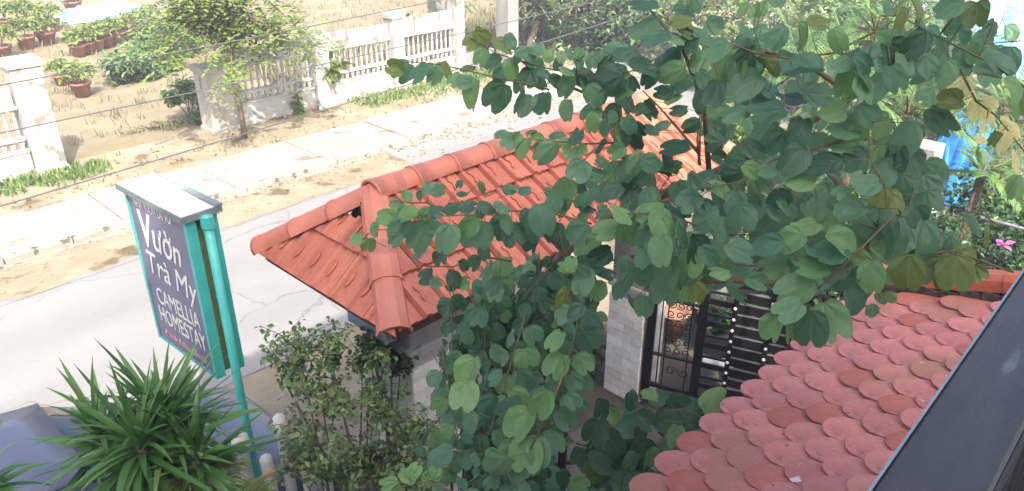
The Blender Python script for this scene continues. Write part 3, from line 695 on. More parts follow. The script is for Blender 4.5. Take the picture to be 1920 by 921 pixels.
# ------------------------------------------------------------------ gate pillars
def brick_pillar(x0, x1, y0, y1, zb, zt, label, reveal=True):
    o = empty('gate_pillar', ((x0+x1)/2, (y0+y1)/2, 0), label, 'pillar', 'pale brick gate pillars')
    hx, hy = (x1-x0)/2, (y1-y0)/2
    MB().box(-hx+.012, -hy+.012, -.05, hx-.012, hy-.012, zb).build('core', M['joint'], o)
    MB().box(-hx+.015, -hy+.015, zb+.001, hx-.015, hy-.015, zt).build('plaster_shaft', M['greyconc'], o)
    MB().box(-hx-.02, -hy-.02, zb-.0, hx+.02, hy+.02, zb+.07).build('band', M['white'], o, bevel=.006)
    ch, bl = .105, .23
    nrow = int(zb/ch); n = 0
    for face in range(2):      # -X and -Y faces, the ones in view
        Lf = (2*hy if face == 0 else 2*hx)
        for r in range(nrow):
            u = -(bl/2 if r % 2 else 0)
            while u < Lf-.01:
                a = max(0, u); e = min(Lf, u+bl)
                if e-a > .02:
                    j = rnd(0, .006); z0_ = r*ch+.003; z1_ = (r+1)*ch-.003
                    if face == 0: q = MB().box(-hx-j, -hy+a+.003, z0_, -hx+.013, -hy+e-.003, z1_)
                    else: q = MB().box(-hx+a+.003, -hy-j, z0_, -hx+e-.003, -hy+.013, z1_)
                    if n < 296 and z1_ > .0: q.build('brick', M['brick'], o); n += 1
                u += bl
    return o
brick_pillar(5.88, 6.3, 3.82, 4.27, 1.36, 2.7, 'pale brick gate pillar right of the opening, next to the black iron leaf')
brick_pillar(2.78, 3.35, 3.72, 4.25, 2.2, 2.7, 'pale brick gate pillar under the left end of the tiled roof')
tag(MB().box(2.6, 3.75, 0, 6.3, 4.2, .3).build('gate_beam', M['beam'], at_=(0, 0, 2.4)), 'blue-grey plastered beam under the tiled gate roof', 'beam')
tag(MB().box(-.1, -.012, 0, .12, .012, .55).build('hanging_oblong', M['oblong'], at_=(3.9, 3.4, 2.05)), 'navy cloth hanging under the eave near its middle', 'oblong')  # plain navy oblong filling in a dark patch under the eave
hc = empty('hanging_lamp', at(1068, 515, Y=3.7), 'cream lamp hanging under the eave beside the navy cloth', 'lamp')
MB().lathe([(.0, .1), (.05, .09), (.08, .0), (.07, -.07), (0, -.1)], (0, 0, 0), 12).build('lamp_shade', M['cream'], hc, True); MB().tube([(0, 0, .1), (0, 0, .3)], .006, 5).build('cord', M['wire'], hc)

# iron leaf swung inwards
G0 = V((5.93, 3.80, .08)); gdir = V((.36, -.93, 0)).normalized()
gate = empty('iron_gate', G0, 'black iron gate leaf with scrollwork and slats swung inwards', 'gate', rz=math.atan2(gdir.y, gdir.x))
GH = 1.62; GL = 1.42; GM = .56
def bar(name, x0, z0, x1, z1, t=.02, dp=.02):
    return MB().box(x0-t, -dp, z0-(t if z0 == z1 else 0), x1+t, dp, z1+(t if z0 == z1 else 0)).build(name, M['iron'], gate)
bar('frame_post', .045, 0, .045, GH, .045, .03); bar('frame_post', GM, -.05, GM, GH, .045, .03); bar('frame_post', GL, 0, GL, GH, .03, .025)
bar('frame_rail', .09, .22, GM-.05, .22, .022); bar('frame_rail', .09, .0, GL, .0, .02); bar('frame_rail', .09, GH, GL, GH, .022)
bar('frame_rail', .09, 1.3, GM-.05, 1.3, .008); bar('frame_rail', .09, .62, GM-.05, .62, .01)
for x in (.15, .21, .45): bar('upright', x, .24, x, 1.6, .006, .006)
def scroll(cx, cz, r, turns=1.4, ph=0., sg=1):
    return [(cx+sg*r*(1-t/26)*cos(ph+turns*2*pi*t/20), 0, cz+r*(1-t/26)*sin(ph+turns*2*pi*t/20)) for t in range(21)]
for i in range(8):
    for j in range(3):
        MB().tube(scroll(.24+j*.09, .7+i*.11, .046, 1.3, rnd(0, 6), 1 if j else -1), .006, 5).build('scroll', M['iron'], gate)
for k in range(4): MB().tube(scroll(.16+k*.1, .11, .042, 1.3, k*1.5), .006, 5).build('scroll', M['iron'], gate)
for k in range(2): MB().tube(scroll(.3+k*.13, .45, .06, 1.3, k*2.5), .006, 5).build('scroll', M['iron'], gate)
for i in range(12):
    z = .08+i*.128
    MB().box(GM+.28, -.012, z-.046, GL-.03, .012, z+.052).build('slat', M['iron'], gate, bevel=.003)
    MB().box(GM+.28, -.016, z+.054, GL-.03, .01, z+.062).build('slat_glint', M['slatedge'], gate)
    MB().box(GM+.045, -.01, z-.01, GM+.278, .01, z+.012 if i % 2 else z+.05).build('slat', M['iron'], gate)
    for x in (GM+.3, GL-.22):
        MB().lathe([(0, .014), (.014, .01), (.017, 0)], (0, 0, 0), 8).build('stud', M['stud'], gate).matrix_basis = Matrix.Translation((x, -.03, z+.006)) @ Matrix.Rotation(R(90), 4, 'X')
for x in (GM+.3, GL-.22): bar('upright', x, .0, x, GH, .024, .02)
# second leaf, swung in on the left side, seen behind the hanging leaves
g2o = empty('iron_gate', (3.02, 3.9, .08), 'black barred iron gate leaf beside the left brick pillar', 'gate', rz=R(-75))
for x in (.0, .6, 1.2): MB().box(x-.025, -.02, 0, x+.025, .02, 1.7).build('frame_post', M['iron'], g2o)
for z in (.05, 1.65): MB().box(.026, -.018, z-.02, 1.174, .018, z+.02).build('frame_rail', M['iron'], g2o)
for k in range(9): MB().box(.1+k*.12-.008, -.008, .07, .1+k*.12+.008, .008, 1.63).build('upright', M['oldconc'] if k % 3 == 0 else M['iron'], g2o)

# ------------------------------------------------------------------ sign
A_, B_, C_, D_ = V((1.77, 4.67, 0)), V((2.0, 4.66, 0)), V((1.86, 5.5, 0)), V((1.63, 5.5, 0))
sg0 = at(345, 402, z=3.36); sg1 = at(232, 342, z=3.36)
sdir = (sg1-sg0); SL = V((sdir.x, sdir.y, 0)).length
sdir = V((sdir.x, sdir.y, 0)).normalized(); snor = V((0, 0, 1)).cross(sdir)      # points to the viewer's side
if snor.dot(EYE-sg0) < 0: snor = -snor
sign = empty('street_sign', V((sg0.x, sg0.y, 0)), 'two-sided purple homestay sign box on a teal post over the road', 'sign')
# local frame: x from far end to near end as read by the viewer, y up, z towards the viewer
rx = -sdir; SO = V((sg0.x, sg0.y, 2.07))+sdir*SL
def ST(): return sign.matrix_basis.inverted() @ basis(rx, V((0, 0, 1)), rx.cross(V((0, 0, 1))), SO)
STm = ST(); SHh = 1.27; DEP = .2
MB().box(.02, .02, -DEP+.02, SL-.02, SHh-.03, -.02, STm).build('box', M['tealdark'], sign)
for zc in (0, -DEP):
    b = MB(); t = .024; zi = zc-.06 if zc == 0 else zc+.05
    b.box(-.01, 0, min(zi, zc-.012), t, SHh, max(zi, zc+.012), STm); b.box(SL-t, 0, min(zi, zc-.012), SL+.01, SHh, max(zi, zc+.012), STm)
    b.box(t, 0, zc-.011, SL-t, t, zc+.011, STm); b.box(t, SHh-t, zc-.011, SL-t, SHh, zc+.011, STm)
    b.build('frame', M['teal'], sign)
    z_ = zc+.004 if zc == 0 else zc-.004
    MB().box(t, t, zc-.006, SL-t, SHh-t, zc+.006, STm).build('face_panel', M['signface'], sign)
MB().box(-.04, SHh, -DEP-.04, SL+.03, SHh+.012, .04, STm).build('top_cover', M['metal'], sign)
b = MB()
b.box(-.045, SHh-.03, .036, SL+.035, SHh+.016, .046, STm); b.box(-.045, SHh-.03, -DEP-.046, SL+.035, SHh+.016, -DEP-.036, STm)
b.box(-.046, SHh-.03, -DEP-.036, -.036, SHh+.016, .036, STm); b.box(SL+.026, SHh-.03, -DEP-.036, SL+.036, SHh+.016, .036, STm)
b.build('cover_edge', M['darkmetal'], sign)
b = MB(); b.box(SL*.52, SHh+.014, -DEP-.05, SL+.04, SHh+.03, -DEP+.0, STm); b.build('cover_strip', M['darkmetal'], sign)
pc = STm @ V((SL+.045, 0, -DEP*.6)); b = MB()
b.tube([(pc.x, pc.y, 0), (pc.x, pc.y, 2.07+SHh-.01)], .032, 14); b.build('post', M['teal'], sign, True)
MB().tube([(pc.x, pc.y, 2.07+SHh-.1), (pc.x, pc.y, 2.07+SHh-.02)], .044, 14).build('post_collar', M['teal'], sign)
b = MB()
for yy in (.12, .62, 1.12): b.box(SL, yy, -DEP*.6-.02, SL+.03, yy+.03, -DEP*.6+.02, STm)
b.build('bracket', M['teal'], sign)
def text(s, x, y, size, m, shear=0., sx=1., bold=0., align='CENTER', rot=0.):
    cu = bpy.data.curves.new('lettering', 'FONT'); cu.body = s; cu.size = size; cu.align_x = align; cu.extrude = .0012; cu.offset = bold; cu.shear = shear; cu.resolution_u = 3
    o = bpy.data.objects.new('lettering', cu); COL.objects.link(o)
    me = None
    dg = bpy.context.evaluated_depsgraph_get(); me = bpy.data.meshes.new_from_object(o.evaluated_get(dg)); bpy.data.objects.remove(o)
    me.materials.clear(); me.materials.append(m); me.name = 'lettering'
    for front in (True, False):
        T = STm @ Matrix.Translation((x, y, .0085)) if front else STm @ Matrix.Translation((SL-x, y, -DEP-.0085)) @ Matrix.Rotation(pi, 4, 'Y')
        link('lettering', me, sign, T @ Matrix.Rotation(R(rot), 4, 'Z') @ Matrix.Diagonal((sx, 1, 1, 1)))
text('NHÀ VƯỜN LAI VUI', SL*.45, SHh-.115, .085, M['lettering'], 0, .72, .0015)
text('V', SL*.22, SHh-.42, .4, M['lettering'], .2, .7, .006, rot=0)
text('ườn', SL*.555, SHh-.42, .29, M['lettering'], .2, .82, .003, rot=-2)
text('Trà My', SL*.52, SHh-.66, .27, M['lettering'], .18, .88, 0.0, rot=-2)
text('CAMELLIA', SL*.53, SHh-.90, .2, M['lettering'], .0, .68, 0.0)
text('HOMESTAY', SL*.53, SHh-1.07, .2, M['lettering'], .0, .65, 0.0)
text('Đ/A: 84 Đường Cẩm An', SL*.52, SHh-1.19, .07, M['pinklet'], .0, .85, .001)

# ------------------------------------------------------------------ yard fence of round white pickets
FY = 4.55; fe = empty('picket_fence', (0, FY, 0), 'white concrete fence of round pickets with a yellow cord below the sign', 'fence')
pk = MB().lathe([(.045, 0), (.045, 1.44), (.06, 1.47), (.072, 1.54), (.06, 1.61), (.03, 1.645), (0, 1.65)], (0, 0, 0), 12).mesh('picket', M['whitepaint'], True)
pk2 = MB().lathe([(.05, 0), (.05, 1.27), (.042, 1.3), (0, 1.31)], (0, 0, 0), 12).mesh('picket', M['whitepaint'], True)
for i in range(20):
    o = link('picket', pk if i in (13, 15) or i % 7 == 3 else pk2, fe); o.location = (-.6+i*.16, rnd(-.01, .01), rnd(-.03, .01))
MB().box(-.7, .07, .95, 2.5, .1, 1.03).build('rail', M['white'], fe); MB().box(-.7, .07, .3, 2.5, .1, .38).build('rail', M['white'], fe)
MB().tube([(-.7+.16*k, -.075-.004*(k % 2), 1.2+.012*sin(k*1.3)) for k in range(21)], .012, 6).build('cord', M['yellow'], fe)
MB().box(-.7, -.1, -.05, 2.44, .1, .12).build('footing', M['greyconc'], fe)

# ------------------------------------------------------------------ car
car = empty('parked_car', (.55, 5.75, 0), 'dark blue-grey car parked on the verge behind the spiky plant', 'car')
def loft(secs, name, m, parent, close=True, smooth=True):
    b = MB(); n = len(secs[0])
    for s in secs: b.v += s
    for i in range(len(secs)-1):
        for k in range(n-1): b.f.append((i*n+k, i*n+k+1, (i+1)*n+k+1, (i+1)*n+k))
    if close: b.f.append(tuple(range(n))[::-1]); b.f.append(tuple((len(secs)-1)*n+k for k in range(n)))
    return b.build(name, m, parent, smooth)
def csec(x, hw, zb, zs, zt, hwt=None):
    hwt = hwt or hw*.85
    h = [(-hw*.96, zb), (-hw, zb+.12), (-hw*1.0, (zb+zs)/2), (-hw*.97, zs-.04), (-hwt, zt-.02), (-hwt*.5, zt+.015), (0, zt+.025)]
    pts = h+[(-a, z) for a, z in reversed(h[:-1])]
    return [(x, a, z) for a, z in pts]
body = [(-2.1, .68, .35, .62, .7), (-2.0, .78, .25, .8, .88), (-1.5, .85, .2, .88, .98), (-.6, .87, .2, .88, .95), (.6, .87, .2, .88, .95), (1.0, .86, .2, .86, .96), (1.5, .84, .2, .8, .88), (1.95, .76, .24, .68, .74), (2.08, .62, .35, .55, .6)]
loft([csec(*s) for s in body], 'body', M['carpaint'], car)
cab = [(-1.85, .7, .85, .9, .92, .62), (-1.3, .72, .85, 1.1, 1.34, .58), (-.8, .73, .85, 1.15, 1.44, .58), (0, .73, .85, 1.15, 1.46, .58), (.4, .73, .85, 1.1, 1.4, .57), (1.15, .7, .85, .9, .97, .6)]
loft([csec(*s) for s in cab], 'window_glass', M['carglass'], car)
rf = [[(x, y, z) for y, z in ((-h*1.0, zt-.012), (-h*.98, zt+.02), (-h*.5, zt+.045), (0, zt+.052), (h*.5, zt+.045), (h*.98, zt+.02), (h, zt-.012))] for x, h, zt in ((-1.28, .59, 1.35), (-.8, .595, 1.44), (0, .595, 1.46), (.38, .58, 1.41))]
loft(rf, 'roof', M['carpaint'], car)
for sy in (-1, 1):
    for x0_, x1_, xt in (((.42, 1.12, 0), (-.35, -.3, 0), (-1.3, -1.85, 0)) if sy < 0 else ()):
        z_a = 1.4 if x0_ == .42 else 1.36; MB().tube([(x0_, sy*.585, z_a), (x1_, sy*.74, .93)], .03, 6).build('window_pillar', M['carpaint'], car)
    for x_ in (-1.3, 1.35):
        wh = link('wheel', MB().tube([(0, -.1, 0), (0, .1, 0)], .31, 20).mesh('wheel', M['rubber']), car); wh.location = (x_, sy*.78, .31)
        MB().tube([(0, -.102, 0), (0, .102, 0)], .2, 14).build('rim', M['chrome'], wh)
    MB().lathe([(0, .05), (.1, .03), (.13, 0)], (0, 0, 0), 10).build('headlight', M['lamp'], car).matrix_basis = Matrix.Translation((1.98, sy*.55, .58)) @ Matrix.Rotation(R(75), 4, 'Y')
    MB().box(.7, sy*.9-.1, .93, .82, sy*.9+.08, 1.07).build('mirror', M['carpaint'], car, bevel=.03)

# ------------------------------------------------------------------ spiky plants lower left
def rosette(name, c, n, L_, wd, label, m, parts=True, up=.15, zb=0., cat='plant', limit=290):
    o = empty(name, (c.x, c.y, zb), label, cat)
    MB().tube([(0, 0, 0), (.03, .02, (c.z-zb)*.5), (0, 0, c.z-zb)], [.05, .04, .035], 8).build('trunk', M['bark'], o, True)
    mes = [blade_mb(L_*a, wd*b_, be, 7).mesh('blade', m, True) for a, b_, be in ((1, 1, .5), (.9, 1.1, .9), (1.05, .9, .3), (.8, 1, 1.3), (1, .8, .15), (.7, .9, .7))]
    dryb = blade_mb(L_*.8, wd*.8, 1.6, 7).mesh('blade', M['leafolive'], True); cz = c.z-zb
    for i in range(n):
        t = i/n; el = R(85-105*t**.8+rnd(-14, 14)); az = i*2.39996+rnd(-.3, .3)
        y = V((cos(az)*cos(el), sin(az)*cos(el), sin(el))); x = y.cross(V((0, 0, 1))).normalized() if abs(y.z) < .99 else V((1, 0, 0)); z = x.cross(y)
        s = rnd(.75, 1.1)*(.75+.4*min(1, t*2.2))
        T = basis(x*s, y*s, z*s, V((0, 0, cz-.16*t+rnd(-.03, .03))))
        link('blade', dryb if t > .8 and random.random() < .3 else random.choice(mes), o, T @ Matrix.Rotation(rnd(-.3, .3), 4, 'Y'))
    return o
pc_ = at(262, 835, d=4.4)
dr = rosette('dracaena', pc_, 100, .6, .048, 'large spiky green dracaena with long narrow blades in front of the dark car', M['blade'])
def head(o, c, n, L_, wd):
    p = o.matrix_basis.inverted() @ c; ms_ = [blade_mb(L_*a, wd*b_, be, 7).mesh('blade', M['blade'], True) for a, b_, be in ((1, 1, .5), (.9, 1.1, .9), (1.05, .9, .3), (.8, 1, 1.2))]
    MB().tube([(0, 0, p.z-.5), p], .03, 7).build('trunk', M['bark'], o, True)
    for i in range(n):
        t = i/n; el = R(88-95*t**.9+rnd(-14, 14)); az = i*2.39996+rnd(-.4, .4); y = V((cos(az)*cos(el), sin(az)*cos(el), sin(el))); x = y.cross(V((0, 0, 1))).normalized(); z = x.cross(y); s = rnd(.7, 1.1)
        link('blade', random.choice(ms_), o, basis(x*s, y*s, z*s, p+V((0, 0, -.1*t))) @ Matrix.Rotation(rnd(-.4, .4), 4, 'Y'))
head(dr, at(310, 795, d=4.65), 110, .6, .048); head(dr, at(190, 820, d=4.5), 50, .48, .045); head(dr, at(370, 860, d=4.5), 55, .5, .045)
rosette('dracaena', at(-35, 900, d=4.1), 60, .34, .038, 'spiky dracaena cut off by the lower left corner', M['blade'])
def palm(name, c, fronds, L_, m, label, cat='palm', ll=.32, lw=.02, zb=0., el0=70, el1=0, n=22):
    o = empty(name, (c.x, c.y, zb), label, cat)
    MB().tube([(0, 0, 0), (0, 0, c.z-zb)], [.06, .045], 8).build('trunk', M['bark'], o, True)
    for i in range(fronds):
        az = i*2.39996+rnd(-.2, .2); el = R(el0+(el1-el0)*i/fronds+rnd(-8, 8)); b = MB(); b.uv = []
        d = V((cos(az)*cos(el), sin(az)*cos(el), sin(el))); pts = [V((0, 0, c.z-zb))+d*L_*t+V((0, 0, -.55*L_*t*t*cos(el))) for t in [k/8 for k in range(9)]]
        s = d.cross(V((0, 0, 1))).normalized()
        for k in range(n):
            t = .15+.83*k/n; j = min(7, int(t*8)); q = pts[j].lerp(pts[j+1], t*8-j); tg = (pts[j+1]-pts[j]).normalized(); l2 = ll*(1-.75*abs(t-.45)**1.3)*rnd(.9, 1.05)
            for sg in (1, -1):
                a = (s*sg+tg*.75+V((0, 0, rnd(-.1, .2)))).normalized(); u = a.cross(V((0, 0, 1))).normalized()*lw*.5
                e = q+a*l2+V((0, 0, -l2*.22)); m_ = q+a*l2*.5; h = len(b.v); b.v += [tuple(q-u*.5), tuple(q+u*.5), tuple(m_+u), tuple(e), tuple(m_-u)]; b.f += [(h, h+1, h+2, h+4), (h+4, h+2, h+3)]
                b.uv += [(0, 0)]*5
        fo = tag(b.build('frond', m, o), kind='stuff'); MB().tube(pts, [.012*(1-.8*t/8) for t in range(9)], 5).build('rachis', M['twig'], fo)
    return o
palm('small_palm', at(400, 955, d=4.6), 9, .42, M['bright'], 'small yellow-green palm at the bottom edge right of the large dracaena', ll=.2, lw=.022, n=14)

# fine-leaved shrub between the sign and the brick pillar
sh = empty('garden_shrub', at(650, 960, d=5.4)*1., 'twiggy shrub with small light leaves growing in front of the left brick pillar', 'shrub')
sh.location.z = 0; si = sh.matrix_basis.inverted()
tops = []
st = MB(); root = V(sh.location)
for cx, cy, rx_, ry_, k in ((560, 640, 70, 35, 9), (530, 690, 60, 40, 8), (620, 650, 60, 45, 9), (680, 660, 60, 40, 9), (600, 720, 70, 40, 9), (700, 650, 35, 35, 5), (640, 740, 90, 45, 11), (575, 800, 60, 45, 8), (590, 860, 70, 50, 9), (690, 720, 50, 45, 6), (540, 850, 50, 50, 5), (710, 760, 60, 50, 10), (720, 840, 110, 65, 18), (640, 870, 70, 50, 9), (810, 820, 50, 60, 12), (760, 800, 60, 60, 12), (700, 890, 90, 35, 10), (800, 890, 60, 35, 10), (745, 860, 60, 50, 10), (780, 890, 60, 40, 6), (510, 650, 30, 25, 3)):
    hub = at(cx, cy+20, d=rnd(5.0, 5.7)); mid = (root+V((0, 0, .5))+hub)/2+V((rnd(-.1, .1), rnd(-.1, .1), .1))
    st.tube([root+V((rnd(-.05, .05), rnd(-.05, .05), 0)), mid, hub], [.011, .008, .004], 6)
    for _ in range(k):
        e = at(cx+rnd(-1, 1)*rx_, cy+rnd(-1, 1)*ry_, d=rnd(4.85, 5.75)); st.tube([hub, (hub+e)/2+V((0, 0, .04)), e], [.005, .003, .0015], 4); tops.append((hub, e, cy))
st.v = [tuple(si @ V(v)) for v in st.v]; st.build('stem', M['bark'], sh, True)
lb = MB(); lb.uv = []; single = [0]; quad1 = MB(); quad1.uv = []
def std_leaf():
    b = MB(); b.uv = []; random_state = random.getstate(); 
    h = .32
    for u, v, w_ in ((0, 0, 0), (h, .35, h*.3), (h*.75, .7, h*.2), (0, 1, -.1), (-h*.75, .7, h*.2), (-h, .35, h*.3), (0, .5, 0)): b.v.append((u, v, w_)); b.uv.append((u, v))
    b.f = [(0, 1, 6), (1, 2, 6), (2, 3, 6), (3, 4, 6), (4, 5, 6), (5, 0, 6)]
    return b
SLM = std_leaf(); slm = SLM.mesh('leaf', M['shrub1'], True)
for hub, e, cy in tops:
    for k in range(27 if hub.z < 2.6 else 20):
        t = rnd(.2, 1.08); p = hub.lerp(e, t)+V((rnd(-.05, .05), rnd(-.05, .05), rnd(-.05, .05)))
        y = V((rnd(-1, 1), rnd(-1, 1), rnd(-.9, .3))).normalized(); z = V((rnd(-.7, .7), rnd(-.7, .7), 1)); z = (z-y*z.dot(y)).normalized(); s = rnd(.028, .058)
        T = si @ basis(y.cross(z)*s, y*s, z*s, p)
        if single[0] < 290 and random.random() < .12: link('leaf', slm, sh, T); single[0] += 1
        else: lb.add(SLM.v, SLM.f, T); lb.uv += SLM.uv
tag(lb.build('foliage', M['shrub'], sh, True), kind='stuff')
scatter_bush('garden_shrub', (3.0, 2.9, .4), (.5, .6, .5), 1500, .07, M['darkbush'], 'dark low shrub under the twiggy shrub at the bottom edge', 'shrub')
# dark-leaved sprig against the roof corner
scatter_bush('garden_shrub', tuple(at(720, 660, d=5.5)), (.2, .25, .22), 420, .06, M['darkbush'], 'dark green sprig below the near corner of the gate roof', 'shrub', base_z=1.0)

# ------------------------------------------------------------------ yard things behind the pillar
def yb(px, py, z, rad, n, ls, m, lab, **k): return bushpx('yard_plant', px, py, z, rad, n, ls, M[m], lab, 'plant', **k)
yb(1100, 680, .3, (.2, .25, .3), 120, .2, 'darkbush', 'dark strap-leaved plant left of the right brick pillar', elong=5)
tag(MB().tube([(0, 0, 0), (.02, 0, .5)], .16, 14).build('tree_stump', M['wood'], at_=tuple(at(1085, 655, z=.05))), 'dark stump in the shade left of the right brick pillar', 'stump')
for px, py, z, rad, n, ls, m, lab in (
    (1660, 100, 1.2, (1.3, 1.3, .9), 1500, .16, 'sunny', 'green bush behind the canopy near the big blue tarp'), (1620, 420, .9, (.7, .6, .7), 1600, .08, 'sunny', 'small-leaved sunlit bush above the end of the scalloped roof'),
    (1915, 405, 1.3, (.7, .65, .6), 2800, .085, 'sunny', 'bright small-leaved bush right of the blue wrapped stack'), (1840, 470, 1.3, (.9, .8, .8), 2600, .09, 'darkbush', 'dark green bush with the pink flower beside the balcony rail'),
    (1700, 490, 1.5, (.6, .5, .6), 1300, .08, 'darkbush', 'dark bush just behind the capped edge of the scalloped roof'), (1480, 440, .6, (.7, .7, .5), 900, .12, 'sunny', 'sparse sunlit plant behind the iron gate'),
    (1400, 250, .8, (1.0, 1.0, .7), 1500, .12, 'sunny', 'yellow-green bush at the far end of the gate roof'), (1540, 330, .5, (.9, .9, .5), 900, .14, 'grey', 'grey-green plant near the pale boulders'),
    (1925, 290, .9, (.8, .8, .6), 900, .12, 'sunny', 'leafy bush at the right edge behind the yellow leaves'), (1690, 40, 1.4, (1.6, 1.6, 1.1), 2000, .18, 'darkbush', 'tall dark bush by the top edge behind the canopy'),
    (1560, 30, 1.4, (2, 2, 1.2), 2000, .2, 'grey', 'pale bush by the top edge behind the canopy'), (1380, 110, .8, (1.2, 1.2, .7), 1300, .18, 'sunny', 'green bush by the road beyond the gate roof'),
    (1720, 230, .6, (.6, .6, .5), 900, .09, 'sunny', 'green plant just behind and left of the blue wrapped stack')):
    yb(px, py, z, rad, n, ls, m, lab)
for q_, rad, n, lab in (((6.9, 2.4, .5), (.45, .8, .6), 1500, 'dark plant added as a dark backing close behind the iron gate slats'), ((7.3, 3.3, .4), (.5, .6, .5), 1100, 'dark plant added as a dark backing behind the scrollwork of the iron gate')):
    scatter_bush('yard_plant', q_, rad, n, .1, M['darkbush'], lab, 'plant')  # plants added so the gaps in the gate leaf look dark
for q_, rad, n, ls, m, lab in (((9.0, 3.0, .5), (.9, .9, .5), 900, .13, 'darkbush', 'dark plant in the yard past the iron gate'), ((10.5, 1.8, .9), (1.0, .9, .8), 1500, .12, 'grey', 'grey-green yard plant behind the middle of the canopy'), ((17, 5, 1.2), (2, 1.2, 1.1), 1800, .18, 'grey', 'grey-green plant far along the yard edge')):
    scatter_bush('yard_plant', q_, rad, n, ls, M[m], lab, 'plant')
for px, py, d_, f, L_, lab in ((1530, 170, 8.5, 13, 1.0, 'nearer palm with stiff dark leaflets showing through the middle of the canopy'), (1640, 60, 9.5, 13, 1.15, 'nearer palm with light leaflets behind the top of the canopy'), (1700, 215, 8.8, 12, .85, 'nearer dark palm just left of the yellow leaves'), (1900, 215, 9.5, 13, .95, 'nearer palm with drooping fronds at the right edge beyond the yellow leaves'), (1840, 330, 8.2, 9, .5, 'small yellow-tinged palm right of the blue wrapped stack')):
    palm('garden_palm', at(px, py, d=d_), f, L_, M['palmleaf'], lab, ll=.36*L_, lw=.03, n=18)
for px, py, z, f, L_, lab in ((1480, 60, 1.4, 12, 1.5, 'tall arching palm at the top edge behind the canopy'), (1640, 210, 1.0, 12, 1.0, 'dark feathery palm behind the centre of the canopy'), (1780, 110, 1.6, 12, 1.3, 'arching palm just left of the big pale blue tarp'), (1590, 110, 1.6, 12, 1.3, 'arching palm with fine leaflets behind the top of the canopy'), (1500, 130, 1.2, 11, 1.2, 'dark arching palm left of the other palms behind the canopy'), (1880, 200, 1.6, 12, 1.0, 'feathery palm at the right edge above the yellow leaves'), (1700, 170, 1.2, 11, .9, 'feathery palm behind the middle of the canopy'), (1560, 340, .9, 9, .8, 'small drooping palm beside the pale boulders')):
    palm('garden_palm', at(px, py, z=z), f, L_, M['palmleaf'], lab, ll=.42*L_, lw=.03)
p = at(1790, 352, z=.15)
tb = tarp('blue_wrapped_stack', (p.x, p.y, 0), .55, .6, 1.45, M['tarp'], 'bright blue tarp wrapped round a tall stack in the garden', .1)
tb2 = tarp('blue_tarp', (at(1925, 75, z=.5).x, at(1925, 75, z=.5).y, 0), 3.2, 2.6, 1.3, M['tarp2'], 'large pale blue tarp in the top right corner behind the canopy', .25)
p = at(1722, 345, z=.3); tag(MB().box(-.3, -.22, -.3, .22, .22, .75).build('concrete_block', M['greyconc'], at_=tuple(p), bevel=.02), 'grey concrete block standing left of the blue wrapped stack', 'block')
def rock(px, py, s, lab, m='white'):
    p = at(px, py, z=.2); bm = bmesh.new(); bmesh.ops.create_icosphere(bm, subdivisions=2, radius=s)
    for v in bm.verts: v.co *= rnd(.8, 1.12); v.co.z *= .75
    me = bpy.data.meshes.new('boulder'); bm.to_mesh(me); bm.free(); me.materials.append(M[m]); o = link('boulder', me); o.location = p; tag(o, lab, 'boulder', 'pale boulders in the garden')
for px, py, s, lab in ((1725, 385, .32, 'white boulder below the blue wrapped stack'), (1560, 350, .3, 'pale boulder behind the middle leaves'), (1320, 445, .2, 'small white boulder behind the gate leaf top'), (1480, 185, .35, 'pale boulder behind the upper canopy'), (1550, 165, .3, 'pale boulder right of another behind the upper canopy'), (1445, 270, .35, 'grey-white boulder at the far end of the gate roof')): rock(px, py, s, lab)
# pots and heaps seen through the iron leaf
for px, py, s, m, lab in ((1320, 585, .16, 'pot', 'terracotta pot seen between the scrollwork and the slats of the iron gate'), (1262, 600, .2, 'pot', 'terracotta pot behind the scrollwork of the iron gate'), (1330, 690, .1, 'metal', 'small pale tin pot behind the iron gate slats'), (1360, 690, .09, 'metal', 'small pale tin pot right of its twin behind the gate slats'), (1345, 540, .18, 'metal', 'white basin behind the top of the iron gate')):
    p = at(px, py, z=.3); o = empty('garden_pot', (p.x, p.y, .3-s), lab, 'pot'); MB().lathe([(0, 0), (s*.7, 0), (s, s*1.6), (s*1.1, s*1.7), (s*.9, s*1.7), (s*.8, s*1.2), (0, s*1.2)], (0, 0, 0), 14).build('pot', M[m], o, True)
# trunk-like dry bundle
p = at(1435, 350, z=.4); bt = empty('dry_stalks', (p.x, p.y, 0), 'bundle of dry brown stalks beyond the iron gate', 'stalks'); b = MB()
for _ in range(26): b.tube([(rnd(-.12, .12), rnd(-.12, .12), 0), (rnd(-.3, .3), rnd(-.3, .3), rnd(.5, 1.1))], .012, 5)
tag(b.build('stalk', M['bark'], bt), kind='stuff')
# cable on the yard floor
tag(MB().tube([at(960+k*14, 921-10*k+4*sin(k*.9)+k*k*.35, z=1.2) for k in range(12)], .02, 7).build('water_hose', M['iron'], smooth=True), 'black hose curving through the leaves at the bottom edge', 'hose')
ct = empty('climbing_cable', at(1840, 408, d=4.3), 'white cable running to the right edge beside the pink flower', 'cable'); q = at(1840, 408, d=4.3)
MB().tube([V((0, 0, 0)), (at(1880, 418, d=4.2)-q), (at(1960, 440, d=4.1)-q)], .008, 6).build('cable', M['stud'], ct)
fl = empty('pink_flower', at(1880, 460, d=5.2), 'small pink flower on the dark bush beside the rail', 'flower')
for k in range(7):
    a = k*.9; me = SLM.mesh('petal', M['pink'], True); o = link('petal', me, fl); o.scale = (.06, .07, .06); o.rotation_euler = (rnd(-.6, .9), rnd(-.6, .6), a); o.location = (rnd(-.02, .02), rnd(-.02, .02), rnd(-.02, .02))

